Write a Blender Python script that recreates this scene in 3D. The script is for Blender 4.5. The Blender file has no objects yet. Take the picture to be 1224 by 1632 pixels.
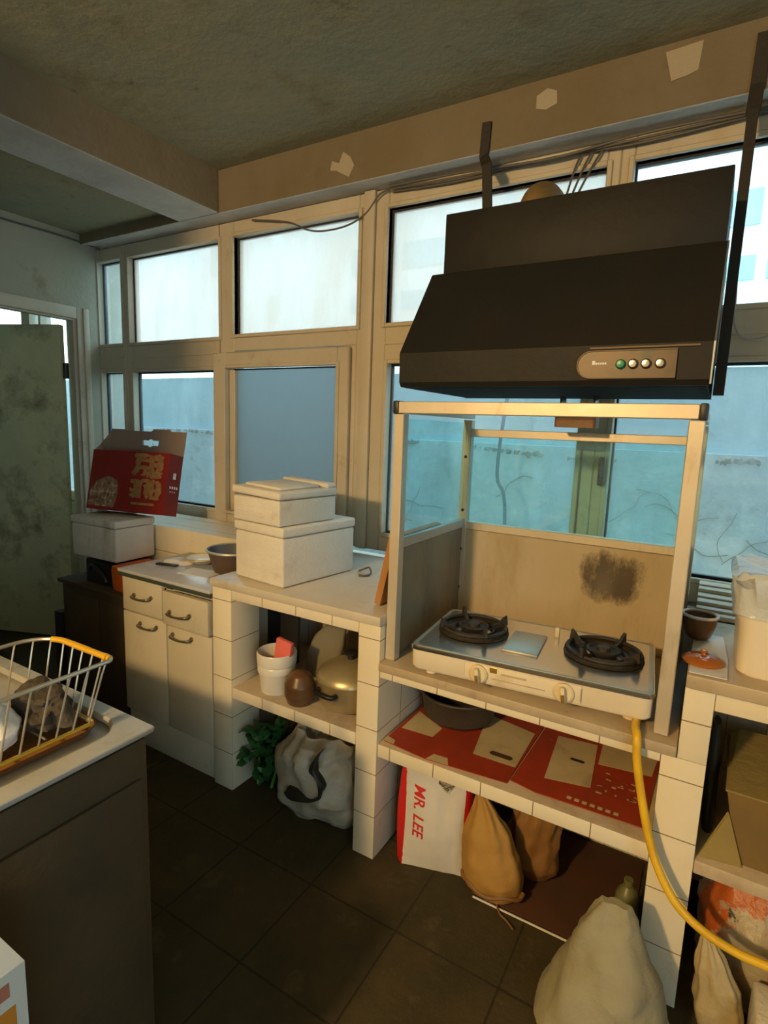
import bpy, bmesh, math, random
from mathutils import Vector, Matrix, noise
R = math.radians
PI = math.pi
random.seed(7)
C = bpy.context.scene.collection
SC = bpy.context.scene

# ---------------------------------------------------------------- camera
cam = bpy.data.cameras.new('camera')
co = bpy.data.objects.new('camera', cam)
C.objects.link(co)
SC.camera = co
YAW, PIT, ROL, FPX = R(-30.4126), R(8.697), R(2.0239), 888.45
fw = Vector((math.sin(YAW)*math.cos(PIT), math.cos(YAW)*math.cos(PIT), -math.sin(PIT)))
rt = Vector((math.cos(YAW), -math.sin(YAW), 0))
up = rt.cross(fw)
r2 = math.cos(ROL)*rt + math.sin(ROL)*up
u2 = -math.sin(ROL)*rt + math.cos(ROL)*up
M = Matrix((r2, u2, -fw)).transposed().to_4x4()
M.translation = Vector((0, 0, 1.4))
co.matrix_world = M
cam.sensor_fit = 'VERTICAL'
cam.sensor_height = 36.0
cam.lens = 36.0*FPX/1632.0
cam.clip_start = 0.02

# ---------------------------------------------------------------- world, lamp, exposure
SKY = 4.0
SKYCOL = (0.56, 0.86, 1.0, 1)
w = bpy.data.worlds.new('overcast_sky')
SC.world = w
w.use_nodes = True
nt = w.node_tree
bg = nt.nodes['Background']
tc = nt.nodes.new('ShaderNodeTexCoord')
nz = nt.nodes.new('ShaderNodeTexNoise')
nz.inputs['Scale'].default_value = 2.2
nz.inputs['Detail'].default_value = 4
rp = nt.nodes.new('ShaderNodeValToRGB')
rp.color_ramp.elements[0].color = (0.50, 0.82, 1.0, 1)
rp.color_ramp.elements[1].color = (0.74, 0.94, 1.0, 1)
rp.color_ramp.elements[0].position = 0.35
rp.color_ramp.elements[1].position = 0.65
nt.links.new(tc.outputs['Generated'], nz.inputs['Vector'])
nt.links.new(nz.outputs['Fac'], rp.inputs['Fac'])
nt.links.new(rp.outputs['Color'], bg.inputs['Color'])
bg.inputs['Strength'].default_value = SKY

LAMP_W = 300.0
LAMP_COL = (1.0, 0.66, 0.285)
LAMP_POS = (-1.0, -1.7, 2.2)
SC.view_settings.view_transform = 'Standard'
SC.view_settings.look = 'None'
SC.view_settings.exposure = 0.0
SC.view_settings.gamma = 1.0
SC.view_settings.use_curve_mapping = False
try:
    SC.cycles.use_denoising = True
    SC.cycles.max_bounces = 8
    SC.cycles.transparent_max_bounces = 16
    SC.cycles.sample_clamp_indirect = 6.0
    SC.cycles.caustics_reflective = False
    SC.cycles.caustics_refractive = False
except Exception:
    pass

# ---------------------------------------------------------------- materials
def nn(m, t, **kw):
    n = m.node_tree.nodes.new(t)
    for k, v in kw.items():
        setattr(n, k, v)
    return n

def lk(m, a, b):
    m.node_tree.links.new(a, b)

def mth(m, op, a, b=None):
    n = nn(m, 'ShaderNodeMath', operation=op)
    for i, v in enumerate((a, b)):
        if v is None:
            continue
        if isinstance(v, (int, float)):
            n.inputs[i].default_value = v
        else:
            lk(m, v, n.inputs[i])
    return n.outputs[0]

def noise_out(m, scale, detail=4, rough=0.6, stretch=None, coord='Object'):
    t = nn(m, 'ShaderNodeTexCoord')
    n = nn(m, 'ShaderNodeTexNoise')
    n.inputs['Scale'].default_value = scale
    n.inputs['Detail'].default_value = detail
    n.inputs['Roughness'].default_value = rough
    src = t.outputs[coord]
    if stretch:
        mp = nn(m, 'ShaderNodeMapping')
        mp.inputs['Scale'].default_value = stretch
        lk(m, src, mp.inputs['Vector'])
        src = mp.outputs['Vector']
    lk(m, src, n.inputs['Vector'])
    return n.outputs['Fac']

def ramp(m, fac, lo, hi):
    n = nn(m, 'ShaderNodeMapRange')
    n.inputs['From Min'].default_value = lo
    n.inputs['From Max'].default_value = hi
    lk(m, fac, n.inputs['Value'])
    return n.outputs['Result']

def mix(m, fac, a, b):
    n = nn(m, 'ShaderNodeMix', data_type='RGBA')
    if isinstance(fac, (int, float)):
        n.inputs[0].default_value = fac
    else:
        lk(m, fac, n.inputs[0])
    for i, v in ((6, a), (7, b)):
        if isinstance(v, tuple):
            n.inputs[i].default_value = (v[0], v[1], v[2], 1)
        else:
            lk(m, v, n.inputs[i])
    return n.outputs[2]

def mat(name, col, rough=0.6, metal=0.0, var=None, grime=None, grime2=None, bump=None, spec=0.5, tile=None, coat=0, trans=0, grout=(0.22, 0.15, 0.08)):
    """var=(scale, col2[, stretch]); grime=(scale, col, lo, hi[, stretch]); bump=(scale, strength[, stretch]);
    tile=(x0, px, y0, py, z0, pz, halfwidth) grout lines in world axes (pitch 0 = none)"""
    m = bpy.data.materials.new(name)
    m.use_nodes = True
    b = m.node_tree.nodes['Principled BSDF']
    b.inputs['Roughness'].default_value = rough
    b.inputs['Metallic'].default_value = metal
    b.inputs['Specular IOR Level'].default_value = spec
    if coat:
        b.inputs['Coat Weight'].default_value = coat
    if trans:
        b.inputs['Transmission Weight'].default_value = trans
    c = (col[0], col[1], col[2])
    if var:
        c = mix(m, ramp(m, noise_out(m, var[0], 5, 0.65, var[2] if len(var) > 2 else None), 0.35, 0.65), c, var[1])
    for g in (grime, grime2):
        if g:
            c = mix(m, ramp(m, noise_out(m, g[0], 6, 0.7, g[4] if len(g) > 4 else None), g[2], g[3]), c, g[1])
    if tile:
        x0, px, y0, py, z0, pz, hw = tile
        ge = nn(m, 'ShaderNodeNewGeometry')
        sp = nn(m, 'ShaderNodeSeparateXYZ')
        lk(m, ge.outputs['Position'], sp.inputs[0])
        ns = nn(m, 'ShaderNodeSeparateXYZ')
        lk(m, ge.outputs['Normal'], ns.inputs[0])
        tot = None
        for i, (o, p) in enumerate(((x0, px), (y0, py), (z0, pz))):
            if not p:
                continue
            d = mth(m, 'PINGPONG', mth(m, 'SUBTRACT', sp.outputs[i], o), p/2)
            f = mth(m, 'MULTIPLY', mth(m, 'LESS_THAN', d, hw), mth(m, 'LESS_THAN', mth(m, 'ABSOLUTE', ns.outputs[i]), 0.7))
            tot = f if tot is None else mth(m, 'MAXIMUM', tot, f)
        c = mix(m, tot, c, grout)
    if isinstance(c, tuple):
        b.inputs['Base Color'].default_value = (c[0], c[1], c[2], 1)
    else:
        lk(m, c, b.inputs['Base Color'])
    if bump:
        bn = nn(m, 'ShaderNodeBump')
        bn.inputs['Strength'].default_value = bump[1]
        bn.inputs['Distance'].default_value = 0.01
        lk(m, noise_out(m, bump[0], 5, 0.6, bump[2] if len(bump) > 2 else None), bn.inputs['Height'])
        lk(m, bn.outputs['Normal'], b.inputs['Normal'])
    return m

def glass_mat(name, tint, dirt=(0.7, 0.72, 0.7), lo=0.5, hi=0.8, mx=0.6, mn=0.0, scale=4.0, gloss=0.06, stretch=None):
    """clear pane with a film of grime: transparent + translucent dust + a little gloss"""
    m = bpy.data.materials.new(name)
    m.use_nodes = True
    ns = m.node_tree.nodes
    ns.remove(ns['Principled BSDF'])
    out = ns['Material Output']
    tr = nn(m, 'ShaderNodeBsdfTransparent')
    tr.inputs['Color'].default_value = (*tint, 1)
    tl = nn(m, 'ShaderNodeBsdfTranslucent')
    tl.inputs['Color'].default_value = (*dirt, 1)
    df = nn(m, 'ShaderNodeBsdfDiffuse')
    df.inputs['Color'].default_value = (*dirt, 1)
    md = nn(m, 'ShaderNodeMixShader')
    md.inputs[0].default_value = 0.15
    lk(m, tl.outputs[0], md.inputs[1])
    lk(m, df.outputs[0], md.inputs[2])
    gl = nn(m, 'ShaderNodeBsdfGlossy')
    gl.inputs['Roughness'].default_value = 0.05
    m1 = nn(m, 'ShaderNodeMixShader')
    f = ramp(m, noise_out(m, scale, 6, 0.7, stretch), lo, hi)
    f = mth(m, 'ADD', mth(m, 'MULTIPLY', f, mx-mn), mn)
    lk(m, f, m1.inputs[0])
    lk(m, tr.outputs[0], m1.inputs[1])
    lk(m, md.outputs[0], m1.inputs[2])
    m2 = nn(m, 'ShaderNodeMixShader')
    m2.inputs[0].default_value = gloss
    lk(m, m1.outputs[0], m2.inputs[1])
    lk(m, gl.outputs[0], m2.inputs[2])
    lk(m, m2.outputs[0], out.inputs[0])
    return m

PLASTER = mat('aged_plaster', (0.34, 0.31, 0.20), 0.95, var=(1.6, (0.27, 0.28, 0.21)), grime=(3.5, (0.20, 0.17, 0.09), 0.55, 0.8), grime2=(11, (0.12, 0.11, 0.07), 0.60, 0.80), bump=(16, 0.55), spec=0.1)
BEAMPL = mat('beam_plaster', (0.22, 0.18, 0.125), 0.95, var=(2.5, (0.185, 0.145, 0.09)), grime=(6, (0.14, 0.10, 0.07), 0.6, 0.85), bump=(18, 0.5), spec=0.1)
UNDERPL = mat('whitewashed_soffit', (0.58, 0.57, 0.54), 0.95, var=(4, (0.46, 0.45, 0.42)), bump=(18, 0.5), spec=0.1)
PATCH = mat('torn_paper', (0.40, 0.34, 0.25), 0.9, bump=(30, 0.3))
LWALL = mat('stained_wall_paint', (0.44, 0.40, 0.31), 0.9, var=(2.2, (0.37, 0.36, 0.28)), grime=(5, (0.2, 0.18, 0.1), 0.6, 0.85), bump=(25, 0.4), spec=0.15)
FLOORM = mat('dark_floor_tile', (0.064, 0.047, 0.022), 0.75, var=(5, (0.042, 0.036, 0.017)), grime=(9, (0.10, 0.08, 0.04), 0.58, 0.8), bump=(30, 0.4), tile=(-0.03, 0.3, 0.02, 0.3, 0, 0, 0.003), spec=0.25, grout=(0.028, 0.022, 0.012))
CONC = mat('grey_concrete', (0.3, 0.28, 0.25), 0.9, grime=(8, (0.2, 0.17, 0.12), 0.5, 0.8), bump=(30, 0.5))
FRAME = mat('yellowed_window_plastic', (0.56, 0.49, 0.375), 0.5, var=(3, (0.49, 0.42, 0.31)), grime=(7, (0.28, 0.21, 0.12), 0.58, 0.85), bump=(20, 0.08))
SEAL = mat('black_rubber_seal', (0.02, 0.02, 0.022), 0.7)
G_UP = glass_mat('dusty_upper_glass', (0.95, 0.97, 0.97), (0.80, 0.67, 0.58), 0.15, 0.85, 0.85, 0.45, 2.2, 0.02, (1, 1, 0.45))
G_CL = glass_mat('lightly_dusty_glass', (0.95, 0.98, 0.98), (0.8, 0.82, 0.8), 0.5, 0.8, 0.5, 0.10, 4.0, 0.02)
G_LOW = glass_mat('streaky_lower_glass', (0.92, 0.96, 0.97), (0.7, 0.75, 0.76), 0.45, 0.8, 0.45, 0.12, 3.0, 0.03, (1, 1, 0.3))
G_FROST = glass_mat('bluish_frosted_glass', (0.50, 0.56, 0.60), (0.42, 0.47, 0.48), 0.2, 0.8, 0.95, 0.85, 2.0, 0.03)
G_GRN = glass_mat('greasy_green_glass', (0.80, 0.98, 0.99), (0.5, 0.7, 0.68), 0.45, 0.8, 0.30, 0.03, 5.0, 0.04)
TILE_L = mat('white_tile_left', (0.78, 0.70, 0.53), 0.22, var=(4, (0.72, 0.63, 0.50)), grime=(6, (0.42, 0.30, 0.16), 0.62, 0.9), tile=(-1.005, 0.15, 1.406, 0.15, 0.0, 0.15, 0.0014))
TILE_P = mat('white_tile_pillar', (0.78, 0.70, 0.53), 0.22, var=(4, (0.73, 0.64, 0.46)), grime=(6, (0.42, 0.30, 0.16), 0.62, 0.9), tile=(0, 0, 1.406, 0.15, 0.0, 0.15, 0.0014))
TILE_S = mat('white_tile_stove', (0.78, 0.70, 0.53), 0.22, var=(4, (0.73, 0.64, 0.46)), grime=(6, (0.42, 0.30, 0.16), 0.62, 0.9), tile=(-0.025, 0.15, 1.406, 0.15, 0.0, 0, 0.0014))
TILE_R = mat('white_tile_right', (0.78, 0.70, 0.53), 0.22, var=(4, (0.73, 0.64, 0.46)), grime=(6, (0.42, 0.30, 0.16), 0.62, 0.9), tile=(0.058, 0.15, 1.406, 0.15, 0.0, 0.15, 0.0014))
TILE_B = mat('back_wall_tile', (0.66, 0.60, 0.50), 0.3, var=(3, (0.5, 0.43, 0.32)), grime=(5, (0.2, 0.15, 0.09), 0.5, 0.8), tile=(-1.385, 0.10, 1.406, 0.1, 0.02, 0.2, 0.0012))
SLAB = mat('worn_stone_worktop', (0.62, 0.56, 0.47), 0.35, var=(3, (0.55, 0.48, 0.38)), grime=(5, (0.36, 0.25, 0.13), 0.55, 0.85))
SLAB2 = mat('greasy_stone_worktop', (0.40, 0.31, 0.20), 0.45, var=(5, (0.50, 0.40, 0.27)), grime=(9, (0.18, 0.12, 0.06), 0.55, 0.8))
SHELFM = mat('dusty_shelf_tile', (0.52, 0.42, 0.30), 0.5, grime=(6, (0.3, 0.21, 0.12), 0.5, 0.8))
CABM = mat('cream_cabinet_paint', (0.62, 0.56, 0.43), 0.4, var=(3, (0.56, 0.50, 0.37)), grime=(4, (0.35, 0.30, 0.20), 0.58, 0.85), bump=(14, 0.06))
CABTOP = mat('grey_marble_top', (0.55, 0.55, 0.58), 0.22, var=(6, (0.45, 0.45, 0.50)), grime=(10, (0.36, 0.34, 0.36), 0.6, 0.8))
DKGREEN = mat('dark_green_edge', (0.05, 0.065, 0.05), 0.5)
DKGAP = mat('dark_cavity', (0.015, 0.012, 0.01), 0.9)
HANDLE = mat('antique_handle_metal', (0.30, 0.24, 0.17), 0.35, 0.8)
STYRO = mat('white_styrofoam', (0.73, 0.69, 0.62), 0.85, var=(5, (0.66, 0.61, 0.53)), grime=(7, (0.52, 0.44, 0.32), 0.62, 0.85), bump=(90, 0.35), spec=0.2)
STYRO_D = mat('dirty_styrofoam', (0.74, 0.72, 0.67), 0.85, var=(5, (0.64, 0.61, 0.54)), grime=(6, (0.28, 0.24, 0.17), 0.55, 0.85, (1, 1, 0.3)), bump=(90, 0.35), spec=0.2)
HOODM = mat('greasy_dark_hood_steel', (0.011, 0.011, 0.0108), 0.6, 0.1, var=(2.2, (0.020, 0.0165, 0.0125), (1, 1, 0.6)), grime=(12, (0.011, 0.012, 0.013), 0.55, 0.75), bump=(16, 0.25), spec=0.3)
HOODU = mat('hood_underside_black', (0.014, 0.017, 0.018), 0.75, 0.0, bump=(14, 0.3), spec=0.08)
HOODEDGE = mat('hood_bright_edge', (0.35, 0.40, 0.42), 0.3, 0.8)
BRACK = mat('black_angle_iron', (0.035, 0.03, 0.025), 0.7, 0.3, bump=(30, 0.4))
ALU = mat('warm_aluminium', (0.66, 0.58, 0.46), 0.42, 0.35, var=(4, (0.58, 0.49, 0.36)), grime=(9, (0.36, 0.26, 0.14), 0.58, 0.8, (1, 1, 0.3)), bump=(20, 0.06))
ALU_G = mat('grey_aluminium', (0.46, 0.44, 0.40), 0.42, 0.35, grime=(9, (0.3, 0.24, 0.15), 0.55, 0.8, (1, 1, 0.3)))
BPANEL = mat('greasy_back_panel', (0.56, 0.45, 0.30), 0.4, var=(3, (0.50, 0.40, 0.25)), grime=(5, (0.38, 0.27, 0.13), 0.52, 0.8, (1, 1, 0.35)))
def add_soot(m, cx, cz, rx, rz):
    b = m.node_tree.nodes['Principled BSDF']
    src = b.inputs['Base Color'].links[0].from_socket
    ge = nn(m, 'ShaderNodeNewGeometry')
    sp = nn(m, 'ShaderNodeSeparateXYZ')
    lk(m, ge.outputs['Position'], sp.inputs[0])
    dx = mth(m, 'POWER', mth(m, 'ABSOLUTE', mth(m, 'DIVIDE', mth(m, 'SUBTRACT', sp.outputs[0], cx), rx)), 3.0)
    dz = mth(m, 'POWER', mth(m, 'ABSOLUTE', mth(m, 'DIVIDE', mth(m, 'SUBTRACT', sp.outputs[2], cz), rz)), 3.0)
    d = mth(m, 'ADD', dx, dz)
    n1 = noise_out(m, 17, 7, 0.8, (1, 1, 0.5))
    d = mth(m, 'ADD', d, mth(m, 'MULTIPLY', mth(m, 'SUBTRACT', n1, 0.5), 4.2))
    f = mth(m, 'MULTIPLY', ramp(m, d, 1.35, 0.25), 0.93)
    lk(m, mix(m, f, src, (0.055, 0.040, 0.028)), b.inputs['Base Color'])
add_soot(BPANEL, -0.262, 0.925, 0.095, 0.085)
SPANEL = mat('grey_side_panel', (0.22, 0.20, 0.16), 0.45, 0.2, var=(5, (0.26, 0.21, 0.13)), grime=(7, (0.10, 0.085, 0.06), 0.5, 0.8, (1, 1, 0.35)))
SOOT = mat('burnt_soot', (0.060, 0.045, 0.035), 0.9, var=(30, (0.12, 0.085, 0.055)))
ENAMEL = mat('cream_enamel', (0.80, 0.70, 0.52), 0.25, var=(3, (0.74, 0.63, 0.45)), grime=(6, (0.5, 0.37, 0.18), 0.62, 0.85))
STEELTOP = mat('stove_steel_top', (0.40, 0.40, 0.385), 0.42, 0.55, var=(3, (0.40, 0.37, 0.30)), grime=(5, (0.34, 0.24, 0.12), 0.55, 0.85))
STEEL = mat('sink_steel', (0.62, 0.62, 0.60), 0.34, 0.45, var=(4, (0.50, 0.48, 0.43)), grime=(5, (0.20, 0.15, 0.09), 0.55, 0.8))
CHROME = mat('chrome_edge', (0.62, 0.60, 0.58), 0.18, 0.95)
IRON = mat('burnt_cast_iron', (0.030, 0.026, 0.022), 0.6, 0.3, var=(20, (0.055, 0.042, 0.028)), bump=(60, 0.4))
KNOB = mat('ivory_knob', (0.74, 0.62, 0.40), 0.35)
BRASS = mat('old_brass', (0.55, 0.36, 0.10), 0.35, 0.8)
ORNG = mat('orange_plastic', (0.55, 0.11, 0.01), 0.5)
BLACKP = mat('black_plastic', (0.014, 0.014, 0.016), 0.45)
BROWNW = mat('dark_brown_wood', (0.075, 0.048, 0.024), 0.7, var=(3, (0.05, 0.035, 0.02)), grime=(5, (0.10, 0.08, 0.045), 0.55, 0.8), bump=(14, 0.4, (1, 1, 0.2)))
SINKCAB = mat('sink_cabinet_dark_panel', (0.080, 0.055, 0.024), 0.65, var=(2.5, (0.052, 0.035, 0.016)), grime=(6, (0.04, 0.03, 0.018), 0.55, 0.8), bump=(14, 0.5))
WOOD = mat('chopping_board_wood', (0.46, 0.22, 0.07), 0.5, var=(6, (0.38, 0.17, 0.05), (1, 1, 0.2)))
RED = mat('gift_box_red', (0.26, 0.012, 0.014), 0.4, var=(4, (0.19, 0.011, 0.010)))
GOLD = mat('dull_gold_print', (0.34, 0.20, 0.075), 0.4, var=(40, (0.22, 0.11, 0.045)))
ART = mat('printed_food_art', (0.32, 0.22, 0.14), 0.5, var=(45, (0.14, 0.03, 0.02)), grime=(30, (0.55, 0.45, 0.32), 0.52, 0.62))
CARDIN = mat('brown_card_inside', (0.26, 0.19, 0.155), 0.85)
WHITEP = mat('white_print', (0.78, 0.76, 0.74), 0.6)
CARDRED = mat('red_carton_print', (0.36, 0.040, 0.012), 0.6, var=(7, (0.26, 0.032, 0.011)), grime=(16, (0.55, 0.28, 0.16), 0.66, 0.76))
CARDCR = mat('cream_carton_print', (0.55, 0.45, 0.26), 0.7, var=(7, (0.45, 0.36, 0.20)), grime=(6, (0.26, 0.19, 0.11), 0.55, 0.8))
CARDBR = mat('red_brown_floor_card', (0.085, 0.030, 0.012), 0.85, var=(4, (0.055, 0.022, 0.010)), grime=(14, (0.05, 0.02, 0.01), 0.6, 0.75))
HOSE = mat('yellow_hose_rubber', (0.80, 0.50, 0.02), 0.4, var=(12, (0.66, 0.38, 0.015)))
TUBW = mat('white_enamel_tub', (0.70, 0.66, 0.58), 0.3, grime=(6, (0.45, 0.36, 0.25), 0.6, 0.85))
PINK = mat('pink_packet', (0.75, 0.16, 0.13), 0.5)
POTAL = mat('pale_gold_aluminium', (0.56, 0.47, 0.28), 0.35, 0.6, var=(4, (0.46, 0.37, 0.20)))
BROWNPOT = mat('brown_clay_pot', (0.15, 0.062, 0.024), 0.35, var=(6, (0.10, 0.06, 0.03)))
PAPERBAG = mat('grey_paper_bag', (0.20, 0.18, 0.13), 0.85, bump=(20, 0.5))
DKPAN = mat('dark_pan', (0.042, 0.036, 0.027), 0.5, 0.3, var=(7, (0.065, 0.052, 0.036)), bump=(25, 0.3))
LEAF = mat('leafy_green', (0.016, 0.085, 0.022), 0.5, var=(9, (0.03, 0.13, 0.03)))
STALK = mat('pale_leaf_stalk', (0.10, 0.24, 0.07), 0.5)
BAGW = mat('dirty_white_plastic_bag', (0.46, 0.42, 0.34), 0.45, var=(5, (0.38, 0.33, 0.25)), grime=(8, (0.22, 0.17, 0.10), 0.58, 0.8), bump=(16, 0.5))
MRW = mat('white_paper_bag', (0.62, 0.58, 0.50), 0.55, var=(5, (0.54, 0.49, 0.41)), bump=(9, 0.35))
MRR = mat('red_paper_gusset', (0.55, 0.014, 0.012), 0.5, bump=(9, 0.3))
YBAG = mat('ochre_cloth_bag', (0.40, 0.22, 0.045), 0.7, var=(6, (0.33, 0.165, 0.034)), grime=(5, (0.28, 0.13, 0.035), 0.55, 0.8), bump=(18, 0.5))
BRBAG = mat('brown_translucent_bag', (0.27, 0.13, 0.035), 0.55, var=(6, (0.18, 0.09, 0.03)), bump=(16, 0.6))
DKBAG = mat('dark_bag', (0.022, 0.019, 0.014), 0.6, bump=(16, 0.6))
SACK = mat('grey_woven_sack', (0.30, 0.28, 0.19), 0.75, var=(5, (0.25, 0.22, 0.14)), grime=(7, (0.20, 0.165, 0.085), 0.55, 0.8), bump=(26, 0.6))
PLWRAP = mat('thin_clear_bag', (0.78, 0.82, 0.84), 0.2, bump=(14, 1.0), trans=0.3)
BINW = mat('cream_plastic_bin', (0.82, 0.72, 0.55), 0.35)
LIDAM = mat('amber_lid', (0.36, 0.105, 0.012), 0.10, coat=0.5)
PAPERW = mat('crumpled_white_sheet', (0.66, 0.64, 0.62), 0.6, bump=(14, 0.6))
PLATEW = mat('white_china', (0.72, 0.72, 0.70), 0.15)
PLATERIM = mat('yellow_plate_rim', (0.48, 0.33, 0.10), 0.3)
BASIN = mat('grey_basin_plastic', (0.13, 0.13, 0.13), 0.4)
BASIN_D = mat('brown_basin_outside', (0.09, 0.055, 0.038), 0.45)
YCOAT = mat('yellow_plastic_coating', (0.62, 0.36, 0.02), 0.4)
WIREM = mat('rack_wire', (0.52, 0.48, 0.40), 0.3, 0.7)
RTRAY = mat('rusty_brown_tray', (0.26, 0.11, 0.03), 0.5, grime=(8, (0.10, 0.05, 0.02), 0.5, 0.8))
CABLE = mat('grey_cable', (0.10, 0.09, 0.08), 0.6)
CABLEW = mat('pale_cable', (0.38, 0.38, 0.36), 0.5)
DUCT = mat('brown_duct', (0.30, 0.17, 0.07), 0.5, 0.2, var=(8, (0.16, 0.12, 0.05)))
OLIVE = mat('olive_sack_cloth', (0.30, 0.22, 0.065), 0.8, var=(5, (0.22, 0.16, 0.05)), bump=(18, 0.5))
CARTONB = mat('olive_brown_carton', (0.19, 0.115, 0.03), 0.8, var=(4, (0.14, 0.09, 0.028)))
PRBAG = mat('printed_plastic_bag', (0.42, 0.37, 0.27), 0.4, var=(4, (0.34, 0.27, 0.17)), grime=(7, (0.44, 0.10, 0.012), 0.49, 0.53), grime2=(17, (0.035, 0.03, 0.02), 0.60, 0.63), bump=(18, 0.8))
CABB = mat('pale_green_cabbage', (0.22, 0.32, 0.14), 0.5, var=(12, (0.32, 0.42, 0.22)))
OUTW = mat('blue_grey_outside_render', (0.36, 0.56, 0.66), 0.95, var=(2.5, (0.44, 0.62, 0.70)), grime=(7, (0.24, 0.34, 0.36), 0.58, 0.8), bump=(12, 0.4))
OUTW2 = mat('rough_outside_cement', (0.52, 0.66, 0.70), 0.95, var=(2.0, (0.42, 0.56, 0.62)), grime=(7, (0.30, 0.33, 0.29), 0.56, 0.74), grime2=(3.1, (0.68, 0.78, 0.80), 0.52, 0.64), bump=(8, 1.0))
MOSS = mat('moss_and_cracks', (0.10, 0.10, 0.05), 0.95, var=(20, (0.22, 0.15, 0.07)))
BLDG = mat('pale_facade', (0.86, 0.90, 0.90), 0.8)
BLWIN = mat('cyan_window_band', (0.30, 0.58, 0.66), 0.3)
STICK = mat('dark_stick', (0.03, 0.03, 0.03), 0.8)
LAMPG = mat('lamp_metal', (0.3, 0.28, 0.24), 0.5, 0.5)
GREENB = mat('green_button', (0.02, 0.24, 0.13), 0.3)
PANELF = mat('hood_panel_trim', (0.13, 0.085, 0.05), 0.55, 0.2)
PANELM = mat('hood_panel_bronze', (0.060, 0.042, 0.028), 0.4, 0.5, grime=(20, (0.03, 0.034, 0.028), 0.5, 0.7))

# ---------------------------------------------------------------- mesh helpers
def nb():
    return bmesh.new()

def merge(bm, t):
    me = bpy.data.meshes.new('tmp')
    t.to_mesh(me)
    t.free()
    bm.from_mesh(me)
    bpy.data.meshes.remove(me)

def box(bm, x0, y0, z0, x1, y1, z1, bev=0.0, seg=2, rz=0.0, mi=0):
    t = nb()
    bmesh.ops.create_cube(t, size=1.0)
    cx, cy, cz = (x0+x1)/2, (y0+y1)/2, (z0+z1)/2
    for v in t.verts:
        v.co = Vector((v.co.x*(x1-x0), v.co.y*(y1-y0), v.co.z*(z1-z0)))
    if bev:
        bmesh.ops.bevel(t, geom=t.edges[:], offset=bev, segments=seg, profile=0.5, affect='EDGES')
    rm = Matrix.Rotation(rz, 4, 'Z')
    for v in t.verts:
        v.co = rm @ v.co + Vector((cx, cy, cz))
    for f in t.faces:
        f.material_index = mi
    merge(bm, t)
    return bm

def bar(bm, a, b, wx, wy, bev=0.0, upv=(0, 0, 1)):
    """a rectangular bar from a to b"""
    a, b = Vector(a), Vector(b)
    d = (b-a)
    L = d.length
    d.normalize()
    u = Vector(upv)
    if abs(d.dot(u)) > 0.95:
        u = Vector((0, 1, 0))
    s = d.cross(u).normalized()
    u = s.cross(d)
    t = nb()
    bmesh.ops.create_cube(t, size=1.0)
    for v in t.verts:
        v.co = Vector((v.co.x*wx, v.co.y*wy, v.co.z*L))
    if bev:
        bmesh.ops.bevel(t, geom=t.edges[:], offset=bev, segments=1, profile=0.5, affect='EDGES')
    m = (a+b)/2
    for v in t.verts:
        v.co = m + s*v.co.x + u*v.co.y + d*v.co.z
    merge(bm, t)
    return bm

def loft(bm, rings, cap0=True, cap1=True, closed=True):
    rv = [[bm.verts.new(p) for p in r] for r in rings]
    n = len(rv[0])
    for a, b in zip(rv[:-1], rv[1:]):
        for i in range(n if closed else n-1):
            j = (i+1) % n
            try:
                bm.faces.new((a[i], a[j], b[j], b[i]))
            except ValueError:
                pass
    if cap0:
        bm.faces.new(list(reversed(rv[0])))
    if cap1:
        bm.faces.new(rv[-1])
    return bm

def rrect(w, d, r, n=5):
    pts = []
    for cx, cy, a0 in ((w/2-r, d/2-r, 0), (-w/2+r, d/2-r, 90), (-w/2+r, -d/2+r, 180), (w/2-r, -d/2+r, 270)):
        for k in range(n+1):
            a = R(a0+90*k/n)
            pts.append((cx+r*math.cos(a), cy+r*math.sin(a)))
    return pts

def prism(bm, pts, z0, z1, cx=0, cy=0):
    return loft(bm, [[(x+cx, y+cy, z) for x, y in pts] for z in (z0, z1)])

def sideprism(bm, pts_yz, x0, x1):
    """a profile in the y-z plane extruded along x"""
    return loft(bm, [[(x, y, z) for y, z in pts_yz] for x in (x0, x1)])

def lathe(bm, prof, n=32, c=(0, 0, 0), sx=1.0, sy=1.0, cap0=True, cap1=True):
    rings = [[(c[0]+max(r, 0.0004)*sx*math.cos(2*PI*k/n), c[1]+max(r, 0.0004)*sy*math.sin(2*PI*k/n), c[2]+z) for k in range(n)] for r, z in prof]
    return loft(bm, rings, cap0, cap1)

def smoothpts(pts, k=8):
    P = [Vector(p) for p in pts]
    out = []
    for i in range(len(P)-1):
        p0 = P[max(i-1, 0)]
        p1, p2 = P[i], P[i+1]
        p3 = P[min(i+2, len(P)-1)]
        for j in range(k):
            t = j/k
            out.append(0.5*((2*p1)+(-p0+p2)*t+(2*p0-5*p1+4*p2-p3)*t*t+(-p0+3*p1-3*p2+p3)*t**3))
    out.append(P[-1])
    return out

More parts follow.
